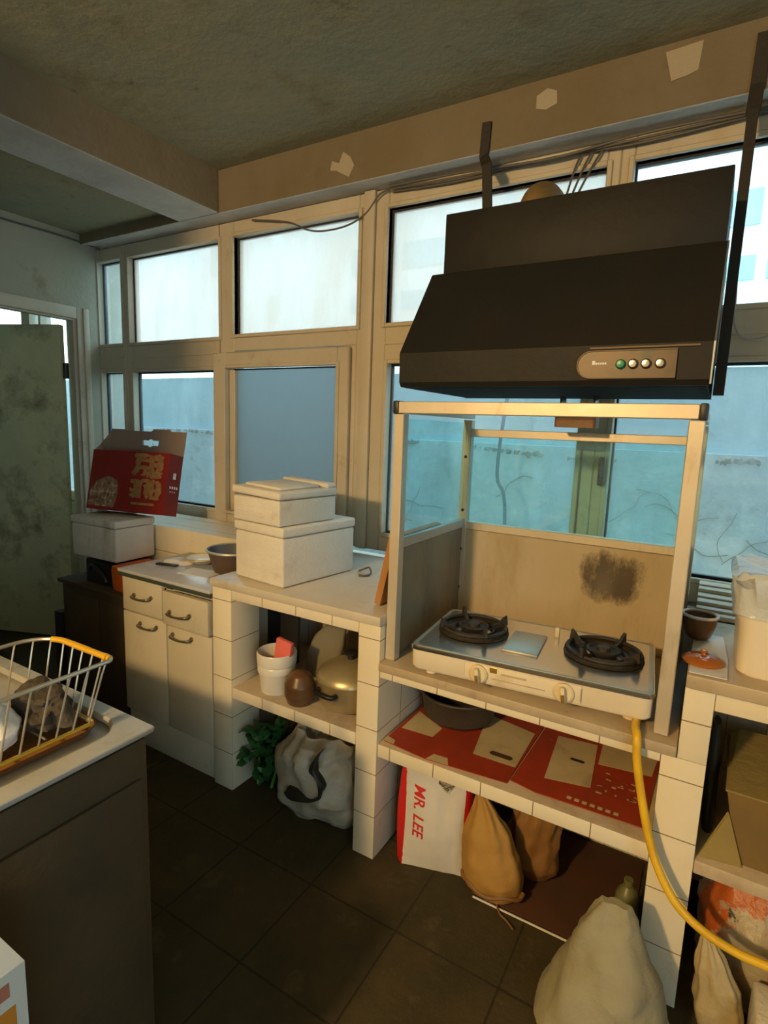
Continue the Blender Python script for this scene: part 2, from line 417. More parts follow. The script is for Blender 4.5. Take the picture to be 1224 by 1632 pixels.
def tube(bm, pts, r, n=8, closed=False, cap=True):
    P = [Vector(p) for p in pts]
    m = len(P)
    T = []
    for i in range(m):
        a = P[i-1] if (i > 0 or closed) else P[0]
        b = P[(i+1) % m] if (i < m-1 or closed) else P[-1]
        T.append((b-a).normalized())
    u = T[0].orthogonal().normalized()
    rings = []
    for i in range(m):
        if i:
            ax = T[i-1].cross(T[i])
            if ax.length > 1e-6:
                u = Matrix.Rotation(T[i-1].angle(T[i]), 3, ax.normalized()) @ u
        u = (u - T[i]*u.dot(T[i])).normalized()
        v = T[i].cross(u)
        rr = r[i] if isinstance(r, (list, tuple)) else r
        rings.append([P[i]+(u*math.cos(2*PI*k/n)+v*math.sin(2*PI*k/n))*rr for k in range(n)])
    if closed:
        rings.append(rings[0])
        loft(bm, rings, False, False)
        bmesh.ops.remove_doubles(bm, verts=bm.verts[:], dist=1e-5)
    else:
        loft(bm, rings, cap, cap)
    return bm

def fbm(p, s, oct=3):
    v = 0.0
    a = 1.0
    for k in range(oct):
        v += a*noise.noise(Vector(p)*s*(2**k)+Vector((k*7.3, k*3.1, k*1.7)))
        a *= 0.5
    return v

def bagmesh(bm, keys, n=48, m=28, amp=0.012, sc=9.0, seed=0, floor=None, open_top=False, folds=0.0, nf=9):
    """keys: (z, cx, cy, rx, ry, power) from the bottom up; a crumpled, rounded body"""
    rings = []
    zs = [k[0] for k in keys]
    for i in range(m+1):
        t = i/m*(len(keys)-1)
        k = min(int(t), len(keys)-2)
        f = t-k
        f2 = f*f*(3-2*f)
        g = f if len(keys) < 3 else 0.5*f+0.5*f2
        q = [keys[k][j]*(1-g)+keys[k+1][j]*g for j in range(6)]
        ring = []
        for a in range(n):
            th = 2*PI*a/n
            c, s = math.cos(th), math.sin(th)
            e = 2.0/q[5]
            x = q[1]+q[3]*math.copysign(abs(c)**e, c)
            y = q[2]+q[4]*math.copysign(abs(s)**e, s)
            p = Vector((x, y, q[0]))
            d = fbm(p+Vector((seed*3.7, seed*1.3, 0)), sc)*amp
            d += folds*math.sin(nf*th+seed+3*fbm(p, 4, 2))*i/m
            nrm = Vector((c, s, 0))
            p = p+nrm*d*min(1.0, max(q[3], q[4])/0.05)
            p.z += fbm(p+Vector((9, seed, 4)), sc)*amp*0.6 if 0 < i else 0
            if floor is not None and p.z < floor:
                p.z = floor
            ring.append(p)
        rings.append(ring)
    if open_top:
        inner = [[Vector((q.x*0.97+keys[-1][1]*0.03, q.y*0.97+keys[-1][2]*0.03, q.z-dz)) for q in rings[-1]] for dz in (0.0, 0.05)]
        rings += inner
    return loft(bm, rings)

def link(o):
    C.objects.link(o)
    return o

def obj(name, bm, m, parent=None, smooth=True, ang=38, sub=0, label=None):
    if parent is not None:
        bm.transform(Matrix(parent['_m']).inverted() if '_m' in parent else Matrix.Identity(4))
    bmesh.ops.recalc_face_normals(bm, faces=bm.faces[:])
    me = bpy.data.meshes.new(name)
    bm.to_mesh(me)
    bm.free()
    for mm in (m if isinstance(m, (list, tuple)) else [m]):
        me.materials.append(mm)
    if smooth:
        for p in me.polygons:
            p.use_smooth = True
        me.set_sharp_from_angle(angle=R(ang))
    o = link(bpy.data.objects.new(name, me))
    if parent is not None:
        o.parent = parent
        # a child of a part keeps world-space vertices relative to the thing
        if '_m' not in parent and parent.parent is None and parent.type == 'MESH':
            pass
    if sub:
        s = o.modifiers.new('smooth', 'SUBSURF')
        s.levels = sub
        s.render_levels = sub
    if label:
        o['label'] = label
    return o

def tag(o, label, cat, group=None, kind=None):
    o['label'] = label
    o['category'] = cat
    if group:
        o['group'] = group
    if kind:
        o['kind'] = kind
    return o

MATS = {}
class T:
    """a thing: an Empty at its base; parts are given in world space (or local when local=True)"""
    def __init__(s, name, label, cat, loc=(0, 0, 0), rz=0.0, group=None, kind=None, local=False, rx=0.0, ry=0.0):
        o = bpy.data.objects.new(name, None)
        o.empty_display_size = 0.05
        link(o)
        o.location = loc
        o.rotation_euler = (rx, ry, rz)
        s.o = o
        from mathutils import Euler
        s.m = Matrix.Translation(Vector(loc)) @ Euler((rx, ry, rz)).to_matrix().to_4x4()
        s.local = local
        tag(o, label, cat, group, kind)
    def part(s, name, bm, m, parent=None, **kw):
        if not s.local:
            bm.transform(s.m.inverted())
        smooth = kw.pop('smooth', True)
        o = obj(name, bm, m, None, smooth, **kw)
        o.parent = parent if parent is not None else s.o
        return o

def single(name, bm, m, label, cat, group=None, kind=None, **kw):
    # put the origin at the base of the mesh
    vs = [v.co for v in bm.verts]
    lo = Vector((min(v.x for v in vs), min(v.y for v in vs), min(v.z for v in vs)))
    hi = Vector((max(v.x for v in vs), max(v.y for v in vs), max(v.z for v in vs)))
    b = Vector(((lo.x+hi.x)/2, (lo.y+hi.y)/2, lo.z))
    bm.transform(Matrix.Translation(-b))
    o = obj(name, bm, m, None, **kw)
    o.location = b
    return tag(o, label, cat, group, kind)

def struct(name, bm, m, label, cat, **kw):
    return single(name, bm, m, label, cat, None, 'structure', **kw)

def textmesh(s, size, ext=0.0006, align='CENTER', bold=0.0):
    cu = bpy.data.curves.new('lettering', 'FONT')
    cu.body = s
    cu.size = size
    cu.extrude = ext
    cu.offset = bold
    cu.align_x = align
    cu.align_y = 'CENTER'
    o = bpy.data.objects.new('lettering_curve', cu)
    C.objects.link(o)
    dg = bpy.context.evaluated_depsgraph_get()
    dg.update()
    me = bpy.data.meshes.new_from_object(o.evaluated_get(dg))
    bm = nb()
    bm.from_mesh(me)
    bpy.data.objects.remove(o)
    bpy.data.curves.remove(cu)
    bpy.data.meshes.remove(me)
    return bm

def place(bm, origin, ex, ey):
    """move a mesh drawn in its x-y plane onto the plane spanned by ex, ey at origin"""
    ex, ey = Vector(ex).normalized(), Vector(ey).normalized()
    ez = ex.cross(ey)
    m = Matrix((ex, ey, ez)).transposed().to_4x4()
    m.translation = Vector(origin)
    bm.transform(m)
    return bm

D = 1.406          # the common front plane of the counters
WIN = 2.12         # inner face of the window frames
XL = -3.28         # left wall
XR = 1.9           # right wall

# ================================================================= SETTING
b = nb(); box(b, -5.6, -3.6, -0.1, XR+0.1, 2.3, 0.0)
struct('floor', b, FLOORM, 'dark brown tiled kitchen floor with grimy joints', 'floor', smooth=False)
b = nb(); box(b, -2.3, -3.6, 2.562, XR+0.1, 2.3, 2.70)
struct('ceiling', b, PLASTER, 'mottled olive plaster ceiling of the kitchen', 'ceiling', smooth=False)
b = nb(); box(b, -5.6, -3.6, 2.43, -2.43, 2.3, 2.70)
struct('ceiling_left', b, PLASTER, 'lower dark ceiling strip left of the cross beam', 'ceiling', smooth=False)
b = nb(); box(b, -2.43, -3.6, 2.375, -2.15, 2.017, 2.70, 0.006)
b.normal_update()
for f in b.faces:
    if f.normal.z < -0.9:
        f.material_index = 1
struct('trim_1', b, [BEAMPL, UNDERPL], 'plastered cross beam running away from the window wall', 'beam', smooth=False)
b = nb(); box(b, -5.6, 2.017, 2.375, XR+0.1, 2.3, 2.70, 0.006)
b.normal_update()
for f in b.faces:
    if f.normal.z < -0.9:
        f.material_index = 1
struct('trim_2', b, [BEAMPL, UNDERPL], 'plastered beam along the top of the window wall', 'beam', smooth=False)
# pale torn paper patches on the window beam
def patch(pts, label):
    b = nb()
    loft(b, [[(x, y, z) for x, z in pts] for y in (2.0168, 2.0145)])
    single('paper_patch', b, PATCH, label, 'paper patch', 'torn paper patches on the beam', smooth=False)
patch([(-1.50, 2.44), (-1.47, 2.435), (-1.405, 2.40), (-1.38, 2.44), (-1.40, 2.475), (-1.435, 2.50), (-1.455, 2.46), (-1.49, 2.475)], 'torn paper patch with two points on the beam, leftmost of three')
patch([(-0.645, 2.515), (-0.645, 2.475), (-0.61, 2.465), (-0.575, 2.476), (-0.578, 2.515), (-0.61, 2.53)], 'small round pale paper patch on the beam above the hood')
patch([(-0.258, 2.54), (-0.235, 2.456), (-0.19, 2.462), (-0.165, 2.47), (-0.159, 2.546)], 'squarish pale paper patch on the beam nearest the right hood strut')

# left wall with the door opening (y 1.13..1.985, z 0..1.965)
b = nb()
box(b, XL-0.12, 1.985, 0, XL, 2.3, 2.45)
box(b, XL-0.12, 1.13, 1.965, XL, 1.985, 2.45)
box(b, XL-0.12, -3.6, 0, XL, 1.13, 2.45)
struct('wall_left', b, LWALL, 'stained grey left wall around the doorway', 'wall', smooth=False)
b = nb(); box(b, XR, -0.5, 0, XR+0.1, 2.3, 2.6); box(b, XR, -3.6, 0, XR+0.1, -3.3, 2.6); box(b, XR, -3.3, 0, XR+0.1, -0.5, 0.25); box(b, XR, -3.3, 2.25, XR+0.1, -0.5, 2.6)
struct('wall_right', b, LWALL, 'right wall of the kitchen beyond the frame', 'wall', smooth=False)
b = nb(); box(b, -5.6, -3.6, 0, XR+0.1, -3.5, 2.6)
struct('wall_rear', b, LWALL, 'rear wall of the kitchen behind the viewer', 'wall', smooth=False)
b = nb(); box(b, XL, -0.47, 0, -1.50, -0.37, 2.43)  # unseen stub, added to keep lamp light off the left side
box(b, -2.43, -0.47, 2.3, -1.5, -0.37, 2.375)
struct('wall_lamp_blocker', b, LWALL, 'unseen wall stub added behind the sink to block the lamp', 'wall', smooth=False)
b = nb(); box(b, -5.6, -3.6, 0, -5.5, 2.3, 2.5); box(b, -5.5, 0.3, 0, XL-0.12, 0.4, 2.45)
struct('wall_far_left', b, LWALL, 'walls of the room beyond the left doorway', 'wall', smooth=False)

# masonry under the windows
b = nb()
box(b, -2.74, 1.90, 0, -0.86, 2.25, 0.795)
box(b, -5.6, 2.09, 0, -2.74, 2.25, 0.84)
box(b, -0.86, 1.90, 0, -0.002, 2.25, 0.652)
box(b, -0.86, 2.02, 0.652, -0.002, 2.25, 0.84)
box(b, -0.002, 1.90, 0, XR, 2.25, 0.835)
struct('wall_back', b, TILE_B, 'white tiled wall below the windows behind the shelves', 'wall', smooth=False)
b = nb(); box(b, -2.74, 1.785, 0, -1.556, 1.90, 0.875); box(b, -2.74, 1.90, 0.797, -1.556, 2.088, 0.875)
struct('trim_3', b, TILE_P, 'tiled window ledge behind the cream cabinet', 'window ledge', smooth=False)
b = nb()
for (y0, z0, z1) in ((1.862, 0.870, 0.884), (1.895, 0.884, 0.892), (1.930, 0.892, 0.903), (1.975, 0.903, 0.910), (2.020, 0.910, 0.922), (2.060, 0.922, 0.928)):
    box(b, -0.002, y0, z0, XR, 2.118, z1, 0.0025)
struct('trim_4', b, FRAME, 'cream stepped sill under the right hand window', 'window sill')

# ---------------------------------------------------------------- windows
def framebars(bm, x0, x1, z0, z1, wl, wr, wb, wt, y0=WIN, y1=WIN+0.07, bev=0.004):
    box(bm, x0, y0, z0, x0+wl, y1, z1, bev, 1)
    box(bm, x1-wr, y0, z0, x1, y1, z1, bev, 1)
    box(bm, x0+wl, y0, z0, x1-wr, y1, z0+wb, bev, 1)
    box(bm, x0+wl, y0, z1-wt, x1-wr, y1, z1, bev, 1)

def seal(bm, x0, x1, z0, z1, y=WIN+0.028, t=0.006):
    box(bm, x0, y, z0, x0+t, y+0.02, z1)
    box(bm, x1-t, y, z0, x1, y+0.02, z1)
    box(bm, x0+t, y, z0, x1-t, y+0.02, z0+t)
    box(bm, x0+t, y, z1-t, x1-t, y+0.02, z1)

def pane(bm, x0, x1, z0, z1, y=WIN+0.035):
    box(bm, x0, y, z0, x1, y+0.006, z1)

ZB, ZT = 0.845, 2.372
def window(n, x0, x1, label, ups, lows, ml, mr, upmat=G_UP, lowmat=G_LOW, sash=None):
    """x0..x1 whole bay; panes as (xa, xb, za, zb)"""
    t = T('window_%d' % n, label, 'window', ((x0+x1)/2, WIN, ZB), kind='structure')
    b = nb()
    ua, ub, uza, uzb = ups
    la, lb, lza, lzb = lows
    box(b, x0, WIN, ZB, min(la, ua), WIN+0.07, ZT, 0.004, 1)
    box(b, max(lb, ub), WIN, ZB, x1, WIN+0.07, ZT, 0.004, 1)
    box(b, min(la, ua), WIN, ZB, max(lb, ub), WIN+0.07, lza, 0.004, 1)
    box(b, min(la, ua), WIN, lzb, max(lb, ub), WIN+0.07, uza, 0.004, 1)
    box(b, min(la, ua), WIN, uzb, max(lb, ub), WIN+0.07, ZT, 0.004, 1)
    # thin raised beads round the two lights and on the transom
    for (a, c, za, zb) in (ups, lows):
        for q in ((a-0.018, za-0.018, a, zb+0.018), (c, za-0.018, c+0.018, zb+0.018), (a, za-0.018, c, za), (a, zb, c, zb+0.018)):
            box(b, q[0], WIN-0.010, q[1], q[2], WIN+0.03, q[3], 0.003, 1)
    box(b, min(la, ua), WIN-0.006, (lzb+uza)/2-0.004, max(lb, ub), WIN+0.01, (lzb+uza)/2+0.004)
    fr = t.part('window_frame', b, FRAME)
    b = nb(); seal(b, *ups); seal(b, *lows)
    t.part('seal', b, SEAL, fr)
    b = nb(); pane(b, *ups)
    t.part('window_pane', b, upmat)
    b = nb(); pane(b, *lows)
    t.part('window_pane', b, lowmat)
    return t

window(1, XL, -3.03, 'narrow window strip in the far left corner', (-3.272, -3.055, 1.83, 2.298), (-3.272, -3.06, 0.93, 1.665), 0, 0, G_CL, G_LOW)
window(2, -3.03, -2.262, 'window bay with dusty upper pane above the red gift carton', (-2.988, -2.262, 1.828, 2.298), (-2.968, -2.30, 0.93, 1.662), 0, 0)
# bay with the opening casement
t3 = T('window_3', 'window bay with frosted blue casement behind the foam boxes', 'window', (-1.8, WIN, ZB), kind='structure')
b = nb()
box(b, -2.262, WIN, ZB, -2.16, WIN+0.07, ZT, 0.004, 1)
box(b, -1.416, WIN, ZB, -1.36, WIN+0.07, ZT, 0.004, 1)
box(b, -2.16, WIN, 2.298, -1.416, WIN+0.07, ZT, 0.004, 1)
box(b, -2.16, WIN, 1.752, -1.416, WIN+0.07, 1.834, 0.004, 1)
box(b, -2.16, WIN, ZB, -1.416, WIN+0.07, 0.90, 0.004, 1)
box(b, -1.475, WIN, 0.90, -1.416, WIN+0.07, 1.752, 0.004, 1)
for q in ((-2.178, 1.816, -2.16, 2.316), (-1.416, 1.816, -1.398, 2.316), (-2.16, 1.816, -1.416, 1.834), (-2.16, 2.298, -1.416, 2.316)):
    box(b, q[0], WIN-0.010, q[1], q[2], WIN+0.03, q[3], 0.003, 1)
fr = t3.part('window_frame', b, FRAME)
b = nb(); seal(b, -2.16, -1.416, 1.834, 2.298)
t3.part('seal', b, SEAL, fr)
b = nb(); pane(b, -2.16, -1.416, 1.834, 2.298)
t3.part('window_pane', b, G_UP)
b = nb(); framebars(b, -2.288, -1.436, 0.866, 1.745, 0.094, 0.066, 0.07, 0.080, WIN-0.028, WIN-0.001, 0.006)
for q in ((-2.212, 0.918, -2.194, 1.683), (-1.502, 0.918, -1.484, 1.683), (-2.194, 0.918, -1.502, 0.936), (-2.194, 1.665, -1.502, 1.683)):
    box(b, q[0], WIN-0.036, q[1], q[2], WIN-0.02, q[3], 0.003, 1)
sa = t3.part('casement_sash', b, FRAME)
b = nb(); pane(b, -2.194, -1.502, 0.936, 1.665, WIN+0.02)
t3.part('frosted_pane', b, G_FROST, sa)
b = nb(); seal(b, -2.194, -1.502, 0.936, 1.665, WIN+0.0)
t3.part('seal', b, SEAL, sa)
window(4, -1.36, -0.375, 'window bay behind the cooker hood and its glass screen', (-1.27, -0.418, 1.836, 2.293), (-1.25, -0.44, 0.93, 1.667), 0, 0, G_UP, G_LOW)
t5 = window(5, -0.375, 0.62, 'window bay at the right edge above the cream bin', (-0.332, 0.56, 1.816, 2.292), (-0.322, 0.56, 0.932, 1.64), 0, 0, G_CL, G_LOW)
b = nb(); box(b, -0.352, WIN-0.045, 1.22, -0.33, WIN-0.012, 1.32, 0.006); box(b, -0.347, WIN-0.065, 1.25, -0.335, WIN-0.04, 1.275, 0.004)
t5.part('window_latch', b, BLACKP)
window(6, 0.62, XR, 'window bay beyond the right edge', (0.68, 1.82, 1.83, 2.295), (0.68, 1.82, 0.93, 1.66), 0, 0, G_UP, G_LOW)
# the solid post between bays 3 and 4
b = nb(); box(b, -1.385, WIN-0.02, ZB, -1.33, WIN-0.001, ZT, 0.006); 
struct('trim_5', b, FRAME, 'cream cover strip on the post between the two middle window bays', 'window post')
t8 = T('window_8', 'unseen window added in the right wall behind the viewer for daylight fill', 'window', (XR+0.05, -1.9, 0.25), kind='structure')  # added out of view as daylight fill for the door and left side
b = nb()
for q in ((-3.3, -3.23, 0.25, 2.25), (-0.57, -0.5, 0.25, 2.25), (-3.23, -0.57, 0.25, 0.32), (-3.23, -0.57, 2.18, 2.25), (-1.94, -1.86, 0.32, 2.18)):
    box(b, XR+0.02, q[0], q[2], XR+0.08, q[1], q[3], 0.004, 1)
t8.part('window_frame', b, FRAME)
b = nb(); box(b, XR+0.047, -3.23, 0.32, XR+0.053, -0.57, 2.18)
t8.part('window_pane', b, G_CL)
# the next room has windows in the same wall
t7 = T('window_7', 'bright window of the next room seen over the door', 'window', (-4.4, WIN, 0.9), kind='structure')
b = nb()
framebars(b, -5.5, XL-0.12, ZB, ZT, 0.06, 0.06, 0.06, 0.08)
box(b, -4.16, WIN, 0.9, -4.06, WIN+0.07, 2.3)
box(b, -3.95, WIN, 0.9, -3.925, WIN+0.07, 2.3)
t7.part('window_frame', b, FRAME)
b = nb(); pane(b, -5.44, -3.46, 0.9, 2.3)
t7.part('window_pane', b, G_CL)

# ---------------------------------------------------------------- door
td = T('door_1', 'greenish door standing ajar in the left doorway', 'door', (XL-0.06, 1.955, 0), kind='structure')
b = nb()
box(b, XL-0.05, 1.955, 0, XL-0.001, 1.985, 1.965)
box(b, XL-0.05, 1.13, 1.945, XL-0.001, 1.955, 1.965)
box(b, XL+0.0005, 1.972, 0, XL+0.016, 2.04, 2.02, 0.004)
box(b, XL+0.0005, 2.005, 0, XL+0.026, 2.04, 2.02, 0.004)
box(b, XL+0.0005, 1.09, 1.955, XL+0.016, 1.972, 2.02, 0.004)
box(b, XL+0.0005, 1.07, 0, XL+0.016, 1.14, 2.02, 0.004)
td.part('door_frame', b, FRAME)
dirv = Vector((-0.93, -0.36, 0)).normalized()
nrm = Vector((0.36, -0.93, 0)).normalized()
h0 = Vector((XL-0.086, 1.9215, 0))
DOORM = mat('green_grey_door_paint', (0.66, 0.61, 0.37), 0.7, var=(3, (0.54, 0.52, 0.33)), grime=(4, (0.12, 0.09, 0.045), 0.52, 0.78), bump=(22, 0.4), spec=0.2)
b = nb()
pts = [h0, h0+dirv*0.8, h0+dirv*0.8-nrm*0.035, h0-nrm*0.035]
loft(b, [[(p.x, p.y, z) for p in pts] for z in (0.012, 1.922)])
leaf = td.part('door_leaf', b, DOORM, smooth=False)
for zz in (0.35, 1.66):
    b = nb(); tube(b, [(h0.x+0.012, h0.y+0.022, zz-0.045), (h0.x+0.012, h0.y+0.022, zz+0.045)], 0.016, 10)
    td.part('hinge', b, BLACKP)

# ---------------------------------------------------------------- outside
b = nb(); box(b, -7.5, 2.95, -0.3, 4, 3.1, 1.33)
struct('wall_outside_lower', b, OUTW2, 'rough cement lower yard wall outside the windows', 'yard wall', smooth=False)
b = nb(); box(b, -7.5, 3.02, 1.33, 4, 3.1, 1.72)
struct('wall_outside_upper', b, OUTW, 'smooth blue grey upper yard wall outside the windows', 'yard wall', smooth=False)
b = nb()
rnd = random.Random(3)
for k in range(420):
    x = rnd.uniform(-6.5, 2.2)
    if math.sin(x*5.1)+math.sin(x*11.7+1) < -0.2:
        continue
    r0 = rnd.uniform(0.003, 0.013)
    t_ = nb(); bmesh.ops.create_icosphere(t_, subdivisions=1, radius=r0)
    for v in t_.verts:
        v.co = Vector((v.co.x*rnd.uniform(1, 2.2), v.co.y*0.5, v.co.z*rnd.uniform(0.5, 1.1)))+Vector((x, 2.9495-r0*0.5, 1.295+0.022*math.sin(x*3.1)+rnd.gauss(0, 0.006)))
    merge(b, t_)
single('moss_line', b, MOSS, 'dark moss growing along the crack of the outside yard wall', 'moss', kind='stuff')
b = nb()
for k in range(22):
    x0 = rnd.uniform(-1.6, 0.9); z0 = rnd.uniform(0.75, 1.2)
    p = [(x0, 2.947, z0)]
    a = rnd.uniform(0, 6.28)
    for j in range(5):
        a += rnd.uniform(-0.7, 0.7)
        p.append((p[-1][0]+0.05*math.cos(a), 2.947, min(1.24, p[-1][2]+0.05*math.sin(a))))
    tube(b, smoothpts(p, 4), rnd.uniform(0.0012, 0.0032), 4)
single('wall_cracks', b, MOSS, 'fine crooked cracks in the outside yard wall', 'cracks', kind='stuff')
b = nb(); tube(b, smoothpts([(-0.86, 2.6, -0.29), (-0.845, 2.6, 0.95), (-0.90, 2.6, 1.2), (-0.868, 2.6, 1.62)], 6), 0.009, 8)
single('garden_stick', b, STICK, 'thin dark stick standing in the yard behind the glass screen', 'stick')
b = nb(); box(b, -12, 2.3, -0.4, 8, 11, -0.3)
struct('ground_outside', b, CONC, 'concrete yard ground outside the windows', 'ground', smooth=False)
tb = T('apartment_building', 'pale building with cyan window bands seen through the right hand window', 'building', (-2, 9, -0.3))
b = nb(); box(b, -9, 8.2, -0.3, 6, 10, 5.6)
tb.part('facade', b, BLDG, smooth=False)
for (z0, z1) in ((3.28, 3.56), (3.9, 4.3)):
    for k in range(8):
        xa = -5.6+k*0.98
        b = nb(); box(b, xa, 8.17, z0, xa+0.86, 8.2, z1, 0.005)
        tb.part('window_band', b, BLWIN, smooth=False)

# ---------------------------------------------------------------- the room's lamp (behind the viewer)
tl = T('ceiling_lamp', 'warm bulb lamp hanging from the ceiling behind the viewer', 'lamp', (LAMP_POS[0], LAMP_POS[1], 2.562))
b = nb(); lathe(b, [(0.0, 2.561), (0.05, 2.561), (0.05, 2.54), (0.012, 2.53), (0.012, 2.29), (0.022, 2.28), (0.022, 2.25), (0.0, 2.25)], 20, (LAMP_POS[0], LAMP_POS[1], 0))
tl.part('lamp_cord', b, LAMPG)
ld = bpy.data.lights.new('bulb', 'POINT')
ld.energy = LAMP_W
ld.color = LAMP_COL
ld.shadow_soft_size = 0.09
lo = link(bpy.data.objects.new('bulb', ld))
lo.parent = tl.o
lo.location = (0, 0, LAMP_POS[2]-2.562)
#@@OBJECTS
# ================================================================= MASONRY COUNTERS
# left tiled counter
tc1 = T('tiled_counter', 'white tiled counter with one shelf, carrying two stacked foam boxes', 'counter', (-1.19, D, 0))
b = nb(); box(b, -1.552, D, 0, -1.455, 1.552, 0.796, 0.002)
tc1.part('pillar', b, TILE_P)
b = nb(); box(b, -0.902, D, 0, -0.822, 1.898, 0.796, 0.002)
tc1.part('pillar', b, TILE_P)
b = nb(); box(b, -1.455, D, 0.760, -0.902, D+0.06, 0.796, 0.002)
tc1.part('fascia', b, TILE_L)
b = nb(); box(b, -1.5545, D-0.012, 0.798, -0.818, 2.085, 0.828, 0.004)
tc1.part('worktop', b, SLAB)
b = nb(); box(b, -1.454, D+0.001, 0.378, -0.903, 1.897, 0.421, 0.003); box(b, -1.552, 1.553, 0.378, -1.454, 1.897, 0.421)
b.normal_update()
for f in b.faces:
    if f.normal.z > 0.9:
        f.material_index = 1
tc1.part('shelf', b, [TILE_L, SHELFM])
# stove counter
tc2 = T('tiled_counter', 'lower white tiled counter with one shelf, under the gas stove', 'counter', (-0.43, D, 0))
b = nb(); box(b, -0.8195, D-0.012, 0.657, -0.0045, 1.998, 0.685, 0.004)
tc2.part('worktop', b, SLAB2)
b = nb(); box(b, -0.8195, D, 0.632, -0.037, D+0.06, 0.655, 0.002)
tc2.part('fascia', b, TILE_S)
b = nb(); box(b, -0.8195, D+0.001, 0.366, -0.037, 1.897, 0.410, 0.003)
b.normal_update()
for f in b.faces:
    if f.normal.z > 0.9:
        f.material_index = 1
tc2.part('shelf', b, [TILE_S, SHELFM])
# right tiled counter
tc3 = T('tiled_counter', 'white tiled counter at the right edge, carrying the cream bin', 'counter', (0.5, D, 0))
b = nb(); box(b, -0.036, D, 0, 0.058, 1.898, 0.654, 0.002); box(b, -0.003, D, 0.654, 0.058, 1.898, 0.834, 0.002)
tc3.part('pillar', b, TILE_P)
b = nb(); box(b, 0.95, D, 0, 1.03, 1.898, 0.834, 0.002)
tc3.part('pillar', b, TILE_P)
b = nb(); box(b, 0.058, D, 0.790, 0.95, D+0.06, 0.834, 0.002)
tc3.part('fascia', b, TILE_R)
b = nb(); box(b, -0.003, D-0.018, 0.836, 1.03, 1.858, 0.869, 0.004)
tc3.part('worktop', b, SLAB2)
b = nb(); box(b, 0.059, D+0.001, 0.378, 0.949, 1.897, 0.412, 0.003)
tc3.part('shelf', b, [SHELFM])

# ================================================================= CREAM CABINET
tk = T('kitchen_cabinet', 'cream two door cabinet with two drawers and a grey marble top', 'cabinet', (-1.82, D+0.02, 0))
CX0, CX1, CY = -2.098, -1.558, D+0.004
b = nb()
box(b, CX0, CY+0.02, 0.06, CX0+0.018, 1.78, 0.745, 0.001)
box(b, CX1-0.018, CY+0.02, 0.06, CX1, 1.78, 0.745, 0.001)
box(b, CX0, 1.765, 0.06, CX1, 1.78, 0.745)
box(b, CX0, CY+0.02, 0.10, CX1, 1.78, 0.118)
box(b, CX0+0.01, CY+0.012, 0.0, CX1, CY+0.03, 0.145, 0.001)
box(b, -1.84, CY+0.018, 0.14, -1.795, CY+0.04, 0.745, 0.001)
box(b, CX0, CY+0.018, 0.565, CX1, CY+0.04, 0.605, 0.001)
box(b, CX0, CY+0.018, 0.728, CX1, CY+0.04, 0.745, 0.001)
tk.part('carcass', b, CABM)
b = nb(); box(b, CX0+0.018, CY+0.045, 0.12, CX1-0.018, CY+0.05, 0.74)
tk.part('dark_interior', b, DKGAP, label='dark gap between the doors')
def handle(par, x0, x1, z0, z1, y, t):
    b = nb()
    tube(b, smoothpts([(x0, y-0.002, z0), (x0+0.006, y-0.022, z0-0.004), ((x0+x1)/2, y-0.027, (z0+z1)/2-0.008), (x1-0.006, y-0.022, z1-0.004), (x1, y-0.002, z1)], 6), 0.0042, 8)
    for x, z in ((x0, z0), (x1, z1)):
        lathe(b, [(0.0, 0), (0.009, 0), (0.008, 0.006), (0, 0.006)], 12, (0, 0, 0))
        vs = b.verts[-48:]
        for v in vs:
            v.co = Vector((x+v.co.x, y-v.co.z, z+v.co.y))
    t.part('handle', b, HANDLE, par)
b = nb(); box(b, CX0+0.002, CY, 0.598, -1.846, CY+0.018, 0.742, 0.003)
p = tk.part('drawer', b, CABM); handle(p, -2.018, -1.910, 0.672, 0.678, CY, tk)
b = nb(); box(b, -1.826, CY-0.012, 0.592, -1.570, CY+0.014, 0.728, 0.003)
p = tk.part('drawer', b, CABM); handle(p, -1.782, -1.668, 0.650, 0.656, CY-0.012, tk)
b = nb(); box(b, CX0+0.002, CY, 0.150, -1.824, CY+0.018, 0.592, 0.003)
p = tk.part('door', b, CABM); handle(p, -1.983, -1.880, 0.556, 0.560, CY, tk)
b = nb(); box(b, -1.812, CY-0.004, 0.150, CX1-0.002, CY+0.014, 0.586, 0.003)
p = tk.part('door', b, CABM); handle(p, -1.776, -1.668, 0.556, 0.560, CY-0.004, tk)
b = nb(); box(b, CX0-0.012, CY-0.012, 0.762, CX1, 1.783, 0.775, 0.002)
tk.part('marble_top', b, CABTOP)
b = nb(); box(b, CX0-0.010, CY-0.010, 0.745, CX1, 1.783, 0.762, 0.001)
tk.part('top_edge', b, DKGREEN)

# things on the cabinet
b = nb()
bagmesh(b, [(0.776, -1.985, 1.612, 0.075, 0.05, 2.2), (0.783, -1.985, 1.612, 0.07, 0.045, 2.2), (0.793, -1.98, 1.617, 0.045, 0.03, 2)], 32, 10, 0.012, 18, 3, 0.776)
single('crumpled_bag', b, PAPERW, 'small crumpled white bag lying on the grey marble cabinet top', 'bag')
b = nb(); box(b, -2.035, 1.535, 0.7755, -1.935, 1.56, 0.784, 0.003, rz=0.25)
single('knife_sheath', b, BLACKP, 'thin dark strip lying in front of the crumpled white bag', 'strip')
tp = T('plate', 'white plate with a yellow rim on the cabinet top beside the basin', 'plate', (-1.905, 1.672, 0.776))
b = nb(); lathe(b, [(0, 0.776), (0.045, 0.776), (0.07, 0.794), (0.076, 0.799), (0.073, 0.80), (0.045, 0.783), (0, 0.782)], 36, (-1.905, 1.672, 0))
tp.part('dish', b, PLATEW)
